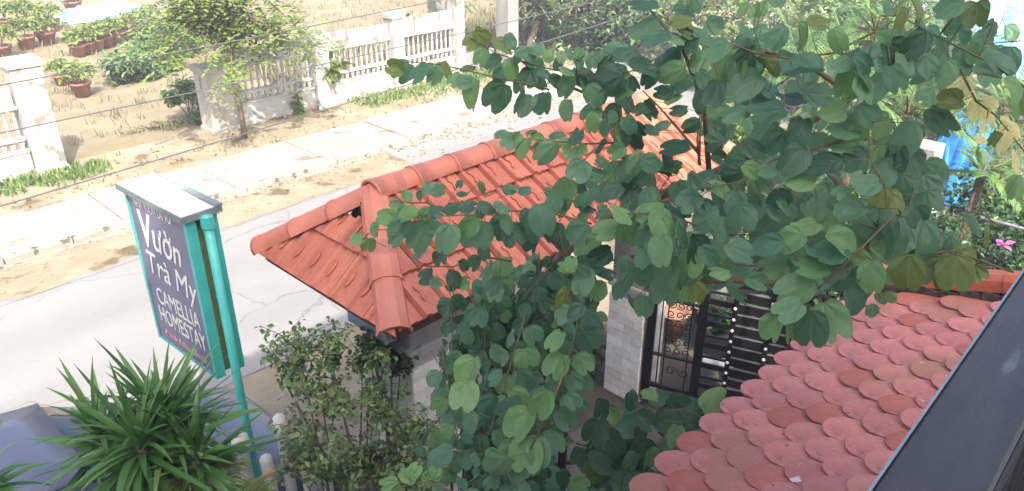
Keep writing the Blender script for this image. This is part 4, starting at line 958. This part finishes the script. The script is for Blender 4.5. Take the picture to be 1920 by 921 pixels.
# ------------------------------------------------------------------ overhead wires
for (xa, ya), (xb, yb_), Yw, lab in (((98, 358), (721, 168), 9.6, 'lowest black overhead wire crossing in front of the far verge'), ((8, 248), (375, 168), 11.0, 'middle black overhead wire crossing the open gap'), ((0, 160), (350, 92), 12.0, 'upper thin black overhead wire near the pots')):
    pa, pb = at(xa, ya, Y=Yw), at(xb, yb_, Y=Yw); d = (pb-pa)/(pb-pa).length; L_ = (pb-pa).length; pts = []
    for k in range(25):
        t = -4+(L_+14)*k/24; pts.append(pa+d*t-V((0, 0, .0022*(t)*(L_+6-t)*.5)))
    tag(MB().tube(pts, .009, 5).build('overhead_wire', M['wire'], smooth=True), lab, 'wire')

# ------------------------------------------------------------------ scalloped roof, house, balcony
EY, EZ2, SLP = 1.62, 2.6, .30; XV = 5.2
low = empty('lower_roof', (3, 0, 2.6), 'pink scalloped tile roof below the balcony rail', 'roof'); LI = low.matrix_basis.inverted()
def scale_mb(wd=.215, L_=.28, th=.018):
    b = MB(); pts = [(-wd/2, 0), (-wd/2, L_*.55)]
    for k in range(1, 8):
        a = pi*k/8; pts.append((-wd/2*cos(a)*.99, L_*.55+L_*.45*sin(a)**.8))
    pts += [(wd/2, L_*.55), (wd/2, 0)]; n = len(pts)
    b.v = [(x, y, th+.006*cos(x/wd*pi)) for x, y in pts]+[(x*.97, y*.985, 0) for x, y in pts]+[(0, L_*.5, th+.01), (0, 0, th+.008)]
    top = list(range(n))
    for i in range(n-1): b.f.append((top[i+1], top[i], 2*n)); b.f.append((i, i+1, n+i+1, n+i))
    b.f.append((0, n-1, 2*n))
    return b
sc1 = scale_mb().mesh('scale_tile', M['scale']); sc2 = scale_mb(.213, .276).mesh('scale_tile', M['scale2'])
dwn = V((0, 1, -SLP)).normalized(); nrm = V((0, SLP, 1)).normalized(); rest = MB(); cnt = 0
rows = 18; expo = .143
tl = []
for r in range(rows):
    y = EY-.28-r*expo
    for c in range(26):
        X = XV-.11-c*.215-(.1075 if r % 2 else 0)
        if X < .35: continue
        base = V((X, y, EZ2+SLP*(EY-y)))
        tl.append((r, X, base))
for r, X, base in tl:
    tilt = R(6.5+rnd(-1, 1.5)); yv = (dwn*cos(tilt)+nrm*sin(tilt)).normalized(); xv = V((1, 0, 0)); zv = xv.cross(yv)
    if zv.z < 0: xv = -xv; zv = -zv
    T = LI @ basis(xv, yv, zv, base+nrm*-.005+V((rnd(-.005, .005), rnd(-.008, .008), rnd(-.002, .003)))) @ Matrix.Rotation(R(rnd(-1.8, 1.8)), 4, 'Z')
    if r < 12 and cnt < 296: link('scale_tile', sc2 if random.random() < .16 else sc1, low, T); cnt += 1
    else: rest.add([tuple(v.co) for v in sc1.vertices], [tuple(p_.vertices) for p_ in sc1.polygons], T)
tag(rest.build('tile_field', M['scale'], low), kind='stuff')
b = MB(); yb0 = -1.2
b.add([(.3, EY-.02, EZ2-.03), (XV+.12, EY-.02, EZ2-.03), (XV+.12, yb0, EZ2-.03+SLP*(EY-yb0)), (.3, yb0, EZ2-.03+SLP*(EY-yb0)), (.3, EY-.02, EZ2-.12), (XV+.12, EY-.02, EZ2-.12), (XV+.12, yb0, EZ2-.12+SLP*(EY-yb0)), (.3, yb0, EZ2-.12+SLP*(EY-yb0))], [(0, 1, 2, 3), (7, 6, 5, 4), (0, 4, 5, 1), (1, 5, 6, 2), (2, 6, 7, 3), (3, 7, 4, 0)], LI)
b.build('roof_slab', M['mortar'], low)
b = MB()
for k in range(24):
    y0_ = EY-.05-k*.12; z_ = EZ2+SLP*(EY-y0_); b.box(XV+.005, y0_-.125, z_-.05, XV+.06+rnd(-.01, .02), y0_, z_+.085+rnd(-.01, .01), LI)
b.build('mortar_strip', M['mortar'], low)
vd = V((0, -1, SLP)).normalized()
capm = MB(); pr = [(-.085, -.05), (-.08, .03), (-.045, .065), (.045, .065), (.08, .03), (.085, -.05)]
for y_ in (0, .33):
    for x_, z_ in pr: capm.v.append((x_*(1 if y_ == 0 else .95), y_, z_*(1 if y_ == 0 else .95)))
for k in range(5): capm.f.append((k, k+6, k+7, k+1))
capm.f.append((5, 4, 3, 2, 1, 0))
cme = capm.mesh('verge_cap', M['cap'])
for k in range(9):
    o_ = V((XV+.1, EY+.02, EZ2+.12))+vd*(k*.31); T = basis(V((-1, 0, 0)), vd, V((-1, 0, 0)).cross(vd), o_)
    if T.col[2].z < 0: T = basis(V((1, 0, 0)), vd, V((1, 0, 0)).cross(vd), o_)
    link('verge_cap', cme, low, LI @ T @ Matrix.Rotation(R(rnd(-1, 1)), 4, 'Z'))

house = empty('house', (0, -3, 0), 'pale house with the balcony the view is taken from', 'house')
HX0, HX1, HT = -9, 1.9, 12.1
hI = house.matrix_basis.inverted()
MB().box(HX0, -9, 0, 5.3, -1.25, 3.6, hI).build('ground_floor_wall', M['house'], house)
MB().box(HX0, -9, 3.605, HX1, -2.6, HT-.2, hI).build('upper_wall', M['house'], house)
MB().box(HX0-.4, -9.4, HT-.195, HX1+.05, -2.5, HT, hI).build('roof', M['clayridge'], house)
bal = MB(); bal.box(HX0, -2.595, 3.8, 3.1, .17, 3.92, hI); bal.build('balcony_floor', M['slab'], house)
rail = empty('balcony_railing', (1.5, .11, 3.92), 'dark painted balcony railing crossing the lower right corner', 'railing', rz=R(1.5)); ri = Matrix.Translation((-1.5, -.11, -3.92))
RY0, RY1, RZT = .078, .172, 4.84
b = MB(); b.box(-3, RY0+.004, RZT-.05, 8, RY1-.002, RZT, ri); b.build('top_rail', M['rail'], rail, bevel=.004)
MB().box(-3, RY1-.0015, RZT-.03, 8, RY1+.0015, RZT-.001, ri).build('rail_edge', M['railedge'], rail)
MB().box(-3, RY0, RZT-.05, 8, RY0+.0035, RZT-.008, ri).build('rail_edge', M['rail'], rail)
MB().box(-3, .08, 4.0, 8, .12, 4.04, ri).build('bottom_rail', M['rail'], rail)
ume = MB().box(-.012, -.012, 4.04-3.92, .012, .012, RZT-.055-3.92).mesh('upright', M['rail'])
for k in range(60):
    o = link('upright', ume, rail); o.location = (-1.5-2.9+k*.18, -.012, 0)
MB().box(-3, .12, 3.8-3.92, 3.1, .16, 0).build if 0 else None

# ------------------------------------------------------------------ the two-lobed leaves (near canopy)
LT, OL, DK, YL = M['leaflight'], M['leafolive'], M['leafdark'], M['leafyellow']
T1 = dict(leaves=[], twigs=[])
TR = at(940, 1010, d=4.9); t1 = empty('bauhinia_tree', (TR.x, TR.y, 0), 'bauhinia tree whose broad two-lobed leaves spread over the gate roof and the right side', 'tree')
traced(T1, 3.7, [(738, 128, 36, 200, OL), (752, 138, 46, 125), (783, 138, 46, 135), (800, 130, 30, 150), (816, 140, 48, 128), (850, 150, 34, 140), (838, 132, 32, 60, OL), (885, 178, 58, 118), (928, 182, 60, 122), (976, 198, 50, 112), (1020, 198, 44, 100), (870, 155, 34, 170)], twig=[(1030, 168), (960, 152), (900, 138), (830, 122), (770, 116), (736, 118)])
traced(T1, 3.8, [(885, 78, 40, 150, OL), (905, 68, 36, 40, OL), (948, 85, 46, 30, OL), (958, 78, 30, 60), (902, 108, 38, 110), (925, 122, 40, 140), (955, 110, 46, 160), (985, 110, 44, 20), (962, 128, 40, 60), (940, 140, 38, 120), (1000, 130, 46, 40), (875, 128, 30, 190, OL), (1010, 150, 40, 70), (990, 150, 44, 110, DK), (1005, 95, 36, 200), (975, 165, 34, 90)], twig=[(1080, 140), (1000, 122), (930, 100), (880, 70)])
traced(T1, 3.6, [(1028, 105, 24, 270), (1052, 108, 22, 270), (1072, 100, 26, 260), (1088, 98, 26, 280), (1104, 106, 26, 280), (1120, 105, 24, 270), (1085, 118, 24, 70), (1110, 118, 28, 90), (1150, 108, 56, 160), (1165, 98, 54, 170), (1140, 118, 40, 110, DK), (1048, 122, 26, 90), (1062, 133, 34, 200, LT), (1068, 160, 48, 95), (1105, 165, 54, 80), (1115, 180, 46, 60), (1018, 197, 42, 110), (1063, 208, 40, 100), (1105, 215, 44, 130), (1040, 155, 30, 30, DK), (1095, 142, 50, 20, DK), (1150, 155, 66, 150), (1138, 150, 60, 160, DK), (1170, 170, 44, 160), (1130, 190, 40, 110), (1165, 185, 44, 95), (1180, 200, 36, 60, DK), (1020, 145, 30, 20), (1150, 215, 44, 110, DK)], twig=[(1290, 90), (1230, 110), (1180, 135), (1120, 138), (1060, 142), (1010, 165)])
traced(T1, 3.2, [(1210, 42, 62, 165), (1205, 8, 58, 175, DK), (1282, 25, 42, 20, DK), (1300, 12, 38, 90), (1228, 78, 58, 160), (1210, 125, 62, 20, DK), (1200, 118, 44, 30), (1248, 105, 52, 160, DK), (1268, 65, 40, 20), (1290, 62, 50, 20, OL), (1275, 40, 40, 180, OL), (1225, 145, 44, 120, DK), (1258, 135, 54, 160), (1240, 170, 42, 190, DK), (1275, 162, 52, 165), (1262, 185, 34, 150), (1310, 190, 42, 100, DK), (1305, 92, 44, 30), (1290, 80, 46, 130), (1312, 120, 46, 100), (1320, 150, 40, 60), (1190, 158, 30, 60, DK), (1320, 60, 40, 10)], twig=[(1400, 100), (1330, 70), (1280, 50), (1220, 20)])
# few dark leaves before the sunlit end of the roof
traced(T1, 3.3, [(1216, 208, 42, 80, DK), (1200, 210, 32, 160, DK), (1226, 212, 20, 90, DK), (1268, 205, 38, 180, DK), (1310, 192, 40, 90, DK), (1345, 244, 40, 60, DK), (1336, 268, 44, 170, DK), (1298, 236, 34, 150, DK), (1348, 296, 34, 20, DK), (1262, 275, 60, 180, DK), (1220, 243, 34, 200), (1240, 232, 32, 320)], twig=[(1312, 300), (1313, 250), (1318, 205), (1330, 150), (1370, 90)])
for t_ in ([(1312, 310), (1308, 260), (1314, 205)], [(1312, 290), (1270, 240), (1235, 200), (1205, 170)]): T1['twigs'].append(([at(x, y, d=3.3) for x, y in t_], [.008, .006, .004][:len(t_)] + [.003]*(len(t_)-3)))
traced(T1, 3.4, [(938, 258, 30, 190), (955, 268, 36, 130), (982, 278, 40, 120), (998, 248, 24, 320), (1018, 272, 34, 160), (1026, 286, 50, 135), (1042, 250, 28, 330), (1083, 258, 36, 300), (1078, 290, 48, 150), (1122, 270, 32, 140), (1058, 272, 30, 130), (1008, 262, 28, 20), (970, 256, 22, 320)], twig=[(1150, 268), (1100, 270), (1050, 266), (1000, 262), (950, 260), (925, 258)])
traced(T1, 3.3, [(1110, 230, 38, 100), (1135, 240, 36, 110), (1160, 250, 40, 90), (1180, 235, 36, 70), (1150, 225, 34, 90), (1195, 245, 34, 60), (1156, 285, 36, 150), (1125, 305, 34, 200), (1124, 328, 34, 20), (1172, 318, 44, 100), (1196, 305, 48, 110), (1215, 298, 36, 320), (1200, 338, 36, 100), (1228, 338, 40, 60), (1222, 308, 40, 30), (1250, 322, 40, 200), (1268, 318, 40, 320), (1180, 362, 54, 95, DK), (1148, 358, 42, 150), (1105, 372, 46, 150), (1100, 395, 34, 30, DK), (1055, 346, 32, 320), (1060, 380, 56, 100), (1036, 368, 40, 200), (1185, 265, 46, 80, DK), (1168, 258, 38, 120, DK), (1150, 340, 30, 90), (1240, 365, 40, 60), (1210, 372, 44, 110), (1255, 300, 34, 90, DK)], twig=[(1260, 330), (1200, 310), (1160, 290), (1150, 240), (1130, 210)])
# long spray over the near roof slope
traced(T1, 3.1, [(725, 408, 42, 190, LT), (708, 434, 32, 110), (752, 428, 50, 120), (742, 452, 32, 140), (785, 442, 58, 115), (812, 425, 44, 20), (838, 448, 56, 105), (868, 442, 50, 110), (880, 425, 44, 130), (905, 440, 50, 105), (935, 430, 54, 115, DK), (985, 425, 66, 95), (1020, 410, 60, 80), (955, 415, 44, 60), (1000, 455, 50, 110, DK), (770, 405, 40, 330, LT), (800, 402, 36, 340), (965, 445, 50, 80, DK), (820, 396, 32, 0, DK), (850, 393, 34, 0, DK), (880, 390, 34, 0, DK), (912, 386, 34, 20, DK), (940, 392, 34, 30), (900, 398, 26, 90), (1040, 440, 46, 100, DK)], twig=[(1110, 420), (1030, 398), (960, 395), (900, 402), (830, 405), (770, 402), (730, 400)])
traced(T1, 3.2, [(745, 386, 30, 30), (762, 370, 26, 70), (788, 366, 24, 120), (803, 350, 26, 270), (822, 358, 32, 10), (760, 396, 28, 30), (860, 347, 18, 100, DK), (867, 366, 22, 20, DK), (900, 352, 22, 90, OL), (955, 355, 26, 0), (985, 358, 26, 0)], twig=[(840, 400), (800, 380), (765, 380), (745, 375)])
traced(T1, 3.3, [(668, 450, 26, 100, LT), (690, 462, 30, 95, OL), (790, 478, 36, 350), (824, 486, 32, 70, DK), (838, 470, 26, 300, DK), (794, 520, 38, 160, DK), (818, 532, 26, 30), (848, 526, 36, 100, DK), (872, 530, 28, 320), (888, 494, 34, 120), (910, 470, 36, 60), (908, 515, 34, 140), (940, 500, 42, 160), (925, 540, 40, 120, DK), (868, 500, 26, 60, DK)], twig=[(960, 490), (900, 480), (850, 500), (800, 500)])
# light cluster in the middle
traced(T1, 2.8, [(1135, 432, 52, 160, LT), (1185, 432, 66, 110, LT), (1160, 405, 50, 190, LT), (1222, 402, 56, 350, LT), (1245, 425, 62, 80, LT), (1215, 445, 56, 120), (1280, 440, 56, 70), (1275, 405, 54, 20), (1300, 470, 60, 90), (1320, 412, 66, 120), (1345, 430, 62, 60), (1240, 470, 60, 100), (1250, 515, 78, 100), (1210, 480, 50, 130), (1178, 540, 66, 88), (1290, 500, 54, 110), (1175, 505, 50, 60), (1305, 548, 42, 95, OL), (1285, 555, 36, 80)], twig=[(1370, 440), (1300, 420), (1240, 400), (1180, 400), (1130, 410)])
traced(T1, 3.0, [(1070, 494, 30, 280, LT), (1058, 503, 30, 185, LT), (1105, 498, 50, 10), (1092, 530, 56, 110), (1115, 548, 44, 100), (1055, 590, 42, 150), (1080, 585, 40, 130), (1060, 560, 44, 90, OL), (1100, 465, 56, 140), (1125, 480, 46, 160, DK), (1140, 510, 44, 20, DK), (1060, 450, 44, 60, DK), (1085, 440, 50, 130)], twig=[(1190, 480), (1140, 490), (1090, 490), (1050, 500)])
# big canopy right of centre
traced(T1, 2.7, [(1345, 100, 60, 130), (1370, 140, 74, 125), (1385, 130, 80, 120, DK), (1395, 160, 84, 150), (1350, 130, 60, 120), (1340, 50, 40, 30), (1330, 85, 44, 10), (1395, 90, 44, 170), (1412, 95, 50, 100), (1465, 68, 52, 120), (1502, 70, 60, 70), (1535, 45, 46, 20, OL), (1575, 75, 54, 60, LT), (1500, 135, 86, 185), (1480, 120, 66, 190), (1440, 130, 60, 40, OL), (1415, 190, 66, 150), (1445, 170, 60, 30), (1530, 180, 70, 15), (1560, 205, 70, 190), (1580, 120, 50, 150), (1590, 160, 70, 110), (1600, 110, 50, 340), (1480, 190, 60, 170, DK), (1435, 215, 76, 160, DK), (1380, 205, 60, 170), (1395, 60, 40, 200), (1400, 20, 36, 110), (1425, 20, 36, 90), (1455, 5, 40, 30), (1340, 180, 60, 110, DK), (1350, 210, 50, 30)], twig=[(1640, 60), (1560, 100), (1480, 110), (1420, 100), (1360, 80), (1330, 90)])
traced(T1, 2.6, [(1620, 115, 50, 30), (1650, 80, 50, 60), (1690, 38, 50, 100, OL), (1655, 50, 46, 200, OL), (1620, 80, 44, 180, OL), (1715, 85, 66, 130, DK), (1745, 60, 72, 60), (1780, 40, 64, 110), (1760, 100, 70, 90), (1700, 115, 66, 120), (1680, 105, 66, 60, DK), (1740, 130, 60, 80), (1765, 140, 60, 110), (1625, 145, 66, 60), (1615, 170, 70, 100), (1645, 165, 60, 120), (1680, 150, 60, 70), (1720, 140, 60, 150), (1830, 30, 60, 100, OL), (1850, 60, 50, 120), (1800, 70, 44, 60), (1870, 115, 60, 20), (1845, 140, 56, 200), (1895, 125, 50, 30), (1900, 170, 56, 60), (1830, 100, 44, 100), (1780, 15, 56, 160), (1720, 20, 56, 60, OL), (1670, 15, 50, 90)], twig=[(1930, 170), (1870, 125), (1800, 90), (1740, 60), (1690, 30), (1650, 30)])
traced(T1, 2.7, [(1763, 232, 74, 60, DK), (1700, 262, 76, 110), (1650, 235, 60, 150, LT), (1630, 215, 60, 40), (1680, 300, 60, 100), (1710, 320, 50, 90, DK), (1660, 325, 66, 100), (1575, 240, 76, 180), (1585, 275, 74, 10), (1550, 300, 60, 180, DK), (1600, 300, 60, 150), (1620, 350, 60, 160), (1650, 380, 66, 100, OL), (1680, 380, 50, 60, OL), (1575, 362, 40, 150), (1645, 290, 50, 100), (1610, 250, 50, 60), (1720, 230, 50, 20), (1590, 400, 66, 160), (1640, 420, 70, 110), (1690, 440, 78, 100), (1735, 450, 80, 95), (1675, 420, 60, 60), (1600, 440, 66, 180), (1550, 420, 60, 120), (1760, 470, 76, 110), (1650, 470, 60, 20), (1790, 465, 50, 60), (1720, 410, 50, 100)], twig=[(1625, 180), (1628, 240), (1632, 300), (1660, 350), (1665, 400), (1640, 430)])
traced(T1, 2.75, [(1432, 250, 66, 130), (1465, 275, 66, 110), (1488, 300, 72, 135, DK), (1530, 318, 60, 160, DK), (1500, 335, 60, 190), (1410, 320, 44, 40), (1440, 322, 40, 10), (1370, 330, 46, 160, DK), (1355, 345, 50, 20, DK), (1320, 335, 56, 150), (1345, 365, 56, 30), (1405, 378, 50, 200, DK), (1380, 385, 60, 100), (1330, 385, 60, 20), (1390, 415, 66, 80), (1290, 378, 50, 150), (1482, 380, 56, 20), (1528, 395, 50, 110), (1460, 375, 50, 160), (1510, 430, 60, 150), (1545, 370, 50, 110), (1300, 345, 46, 60, DK), (1420, 280, 60, 30), (1500, 250, 60, 100, DK), (1450, 405, 40, 60), (1360, 445, 46, 110)], twig=[(1590, 260), (1520, 280), (1450, 300), (1390, 340), (1340, 350)])
traced(T1, 2.6, [(1390, 475, 66, 40), (1440, 460, 60, 160), (1445, 500, 64, 170), (1345, 508, 50, 190, LT), (1330, 480, 50, 60), (1420, 530, 50, 20), (1385, 550, 60, 30, DK), (1495, 540, 80, 165), (1475, 585, 70, 150), (1450, 618, 60, 105, LT), (1482, 620, 58, 80, LT), (1520, 620, 80, 92), (1560, 605, 86, 72), (1600, 560, 84, 80), (1575, 520, 80, 150), (1610, 500, 80, 60), (1550, 480, 80, 150), (1520, 500, 70, 190), (1575, 460, 70, 40), (1635, 520, 66, 90), (1480, 455, 60, 150), (1500, 480, 60, 60)], twig=[(1680, 400), (1610, 470), (1560, 520), (1510, 560), (1480, 580)])
T1['twigs'].append(([at(1302, 528, d=3.0), at(1380, 526, d=3.0), at(1466, 532, d=3.0), at(1560, 500, d=3.1), at(1700, 420, d=3.3)], [.011, .013, .014, .015, .016]))
traced(T1, 2.6, [(1702, 512, 76, 95, OL), (1755, 512, 66, 110, OL), (1790, 515, 78, 100, OL), (1835, 512, 40, 60, OL), (1770, 490, 50, 40, OL), (1725, 488, 60, 150), (1815, 480, 60, 20, OL)], twig=[(1900, 510), (1840, 490), (1790, 470), (1720, 480)])
traced(T1, 2.7, [(1783, 170, 44, 60, YL), (1805, 165, 46, 100, YL), (1778, 190, 52, 180, OL), (1835, 208, 48, 100, YL), (1852, 218, 48, 80, YL), (1876, 238, 42, 80, YL), (1893, 270, 48, 90, YL), (1865, 262, 34, 120, OL), (1838, 262, 30, 180, YL), (1915, 300, 50, 60, YL), (1815, 188, 44, 70, YL), (1848, 240, 40, 100, YL), (1905, 245, 40, 50, YL), (1860, 195, 36, 20, YL)], twig=[(1800, 130), (1830, 190), (1865, 215), (1890, 245), (1925, 290)])
traced(T1, 2.9, [(1835, 415, 60, 30), (1860, 440, 50, 60, OL), (1910, 350, 50, 100), (1915, 200, 60, 80)], twig=[(1790, 395), (1840, 400), (1880, 430)])
# filler sprays behind the traced ones
for c in ((1400, 150, 80, 90, 5), (1560, 150, 60, 60, 3), (1730, 90, 70, 70, 5), (1560, 320, 80, 60, 3), (1640, 330, 70, 80, 4), (1640, 450, 120, 60, 7), (1400, 400, 80, 50, 4), (1180, 350, 60, 40, 2), (1300, 450, 60, 30, 3), (1500, 480, 70, 40, 4), (1860, 60, 40, 50, 2), (1410, 290, 40, 40, 3), (1390, 240, 30, 30, 1), (1150, 330, 60, 40, 2), (1090, 300, 50, 30, 1), (1230, 490, 50, 25, 3), (1370, 490, 60, 25, 3), (1700, 300, 50, 50, 2), (1480, 440, 60, 30, 2)):
    cluster(T1, c[0], c[1], c[2], c[3], c[4], 3.0, 4.6, .12, (-.4, -.5), None, 6, .34)
# boughs
def bough(pp, r0, r1):
    pts = [at(x, y, d=d) for x, y, d in pp]; return MB().tube([t1.matrix_basis.inverted() @ p for p in pts], [r0+(r1-r0)*i/(len(pts)-1) for i in range(len(pts))], 8)
bough([(940, 1010, 4.9), (945, 860, 4.5), (955, 720, 4.2), (985, 590, 4.0), (1060, 470, 3.9), (1180, 390, 3.8), (1330, 330, 3.7), (1480, 250, 3.6), (1600, 180, 3.4), (1720, 110, 3.3)], .045, .014).build('trunk', M['bark'], t1, True)
for pp in ([(1060, 470, 3.9), (1020, 440, 3.6), (940, 410, 3.3)], [(1180, 390, 3.8), (1170, 290, 3.6), (1110, 180, 3.7), (1000, 135, 3.8)], [(1330, 330, 3.7), (1320, 200, 3.4), (1280, 90, 3.3), (1220, 20, 3.2)], [(1480, 250, 3.6), (1560, 330, 3.2), (1640, 430, 2.8), (1600, 520, 2.7)], [(1600, 180, 3.4), (1500, 110, 2.9), (1400, 90, 2.8)]):
    bough(pp, .014, .005).build('branch', M['bark'], t1, True)
t_ = MB().tube([V((0, 0, 0)), t1.matrix_basis.inverted() @ TR], [.07, .045], 8); t_.build('trunk', M['bark'], t1, True)

# second, cascading plant in the middle and below
T2 = dict(leaves=[], twigs=[])
t2l = at(1010, 960, d=5.2); t2 = empty('climbing_bauhinia', (t2l.x, t2l.y, 0), 'bushy blue-green bauhinia cascading down in front of the gate opening', 'climber')
for c in ((905, 590, 45, 35, 9), (965, 560, 60, 45, 12), (1020, 590, 45, 45, 9), (925, 660, 35, 45, 7), (980, 660, 45, 50, 9), (1020, 650, 15, 40, 3), (940, 730, 40, 45, 8), (990, 740, 35, 45, 6), (915, 840, 40, 55, 8), (960, 830, 45, 55, 9), (1000, 870, 25, 40, 4), (1030, 530, 55, 25, 6), (860, 600, 20, 25, 3), (1090, 560, 35, 25, 4), (855, 690, 22, 50, 4), (850, 800, 25, 50, 3), (1045, 740, 18, 60, 3)):
    cluster(T2, c[0], c[1], c[2], c[3], c[4], 3.6, 4.5, .094, (-.2, -1), random.choice((None, None, DK)), 7, .42)
for pp, n in (([(1075, 640), (1062, 700), (1030, 770), (990, 850), (960, 921)], 16), ([(985, 590), (965, 660), (945, 720), (925, 790), (900, 860)], 14), ([(1090, 560), (1080, 620), (1062, 690), (1050, 740)], 9), ([(1050, 700), (1010, 790), (960, 860), (880, 910)], 13)):
    pxspray(T2, pp, 3.4, 3.2, n, .104)
traced(T2, 3.1, [(985, 855, 72, 95, LT), (958, 860, 60, 110), (1010, 850, 60, 80), (975, 800, 66, 130), (950, 770, 66, 150), (1040, 690, 56, 120), (1038, 640, 46, 130), (880, 700, 60, 110), (870, 745, 60, 100), (875, 790, 46, 110), (820, 850, 56, 170), (930, 880, 66, 130), (1015, 760, 60, 110)], twig=[(1060, 690), (1030, 770), (990, 850)])
traced(T2, 2.9, [(728, 908, 36, 160, LT), (764, 892, 34, 200, LT), (778, 882, 32, 300, LT), (800, 898, 34, 110, LT), (815, 886, 30, 290, LT), (864, 910, 28, 90), (745, 925, 30, 60, LT)], twig=[(870, 930), (800, 905), (750, 905)])
finish_tree(T2, t2)
for xx in (0, .08): MB().tube([V((xx, 0, 0)), (at(1005, 800, d=4.6)-V(t2.location)), (at(985, 640, d=4.2)-V(t2.location)), (at(960+xx*900, 560, d=4.0)-V(t2.location))], [.03, .025, .02, .008], 7).build('stem', M['bark'], t2, True)
# low one under the iron leaf
T3 = dict(leaves=[], twigs=[])
t3l = at(1230, 960, d=5.6); t3 = empty('young_bauhinia', (t3l.x, t3l.y, 0), 'low bauhinia with dark leaves between the brick pillar and the scalloped roof', 'plant')
traced(T3, 4.6, [(1345, 752, 72, 330, LT), (1130, 768, 40, 90, DK), (1190, 752, 40, 60), (1236, 748, 44, 30), (1275, 756, 44, 20), (1262, 790, 66, 0), (1302, 775, 60, 20), (1175, 800, 50, 150), (1112, 815, 52, 120, DK), (1150, 832, 56, 60, DK), (1132, 868, 60, 10), (1085, 858, 36, 100, DK), (1185, 870, 42, 110), (1220, 862, 50, 90), (1268, 822, 46, 100), (1292, 815, 40, 60), (1108, 888, 48, 150, OL), (1170, 905, 50, 20), (1225, 910, 50, 60), (1252, 842, 40, 120), (1150, 780, 34, 60), (1200, 820, 44, 60, DK), (1060, 900, 40, 60, DK), (1180, 765, 34, 160), (1210, 790, 44, 40, DK), (1245, 880, 40, 100), (1090, 910, 44, 10), (1215, 745, 34, 190), (1200, 900, 44, 190)], twig=[(1160, 950), (1170, 870), (1200, 800), (1240, 770), (1310, 765)])
cluster(T3, 1200, 830, 90, 60, 9, 4.8, 5.4, .15, (0, -.4), DK, 6, .35); cluster(T3, 1150, 900, 100, 30, 7, 4.8, 5.3, .15, (0, -.4), None, 6, .35)
finish_tree(T3, t3)
MB().tube([V((0, 0, 0)), at(1180, 880, d=4.9)-V(t3.location), at(1210, 790, d=4.7)-V(t3.location)], [.02, .012, .006], 7).build('stem', M['bark'], t3, True)
finish_tree(T1, t1)
print('objects', len(bpy.data.objects))

# ------------------------------------------------------------------ haze box, added to lift the dark tones and wash out the far lot
hz = MB().box(-40, -30, -1.1, 130, 110, 14).build('haze', bpy.data.materials.new('haze_veil'))
hm = hz.data.materials[0]; hm.use_nodes = True; hm.node_tree.nodes.clear()
pv = hm.node_tree.nodes.new('ShaderNodeVolumePrincipled'); pv.inputs['Color'].default_value = (.92, .95, 1, 1); pv.inputs['Density'].default_value = .004; pv.inputs['Anisotropy'].default_value = .1
ho = hm.node_tree.nodes.new('ShaderNodeOutputMaterial'); hm.node_tree.links.new(pv.outputs[0], ho.inputs['Volume'])
tag(hz, kind='stuff')
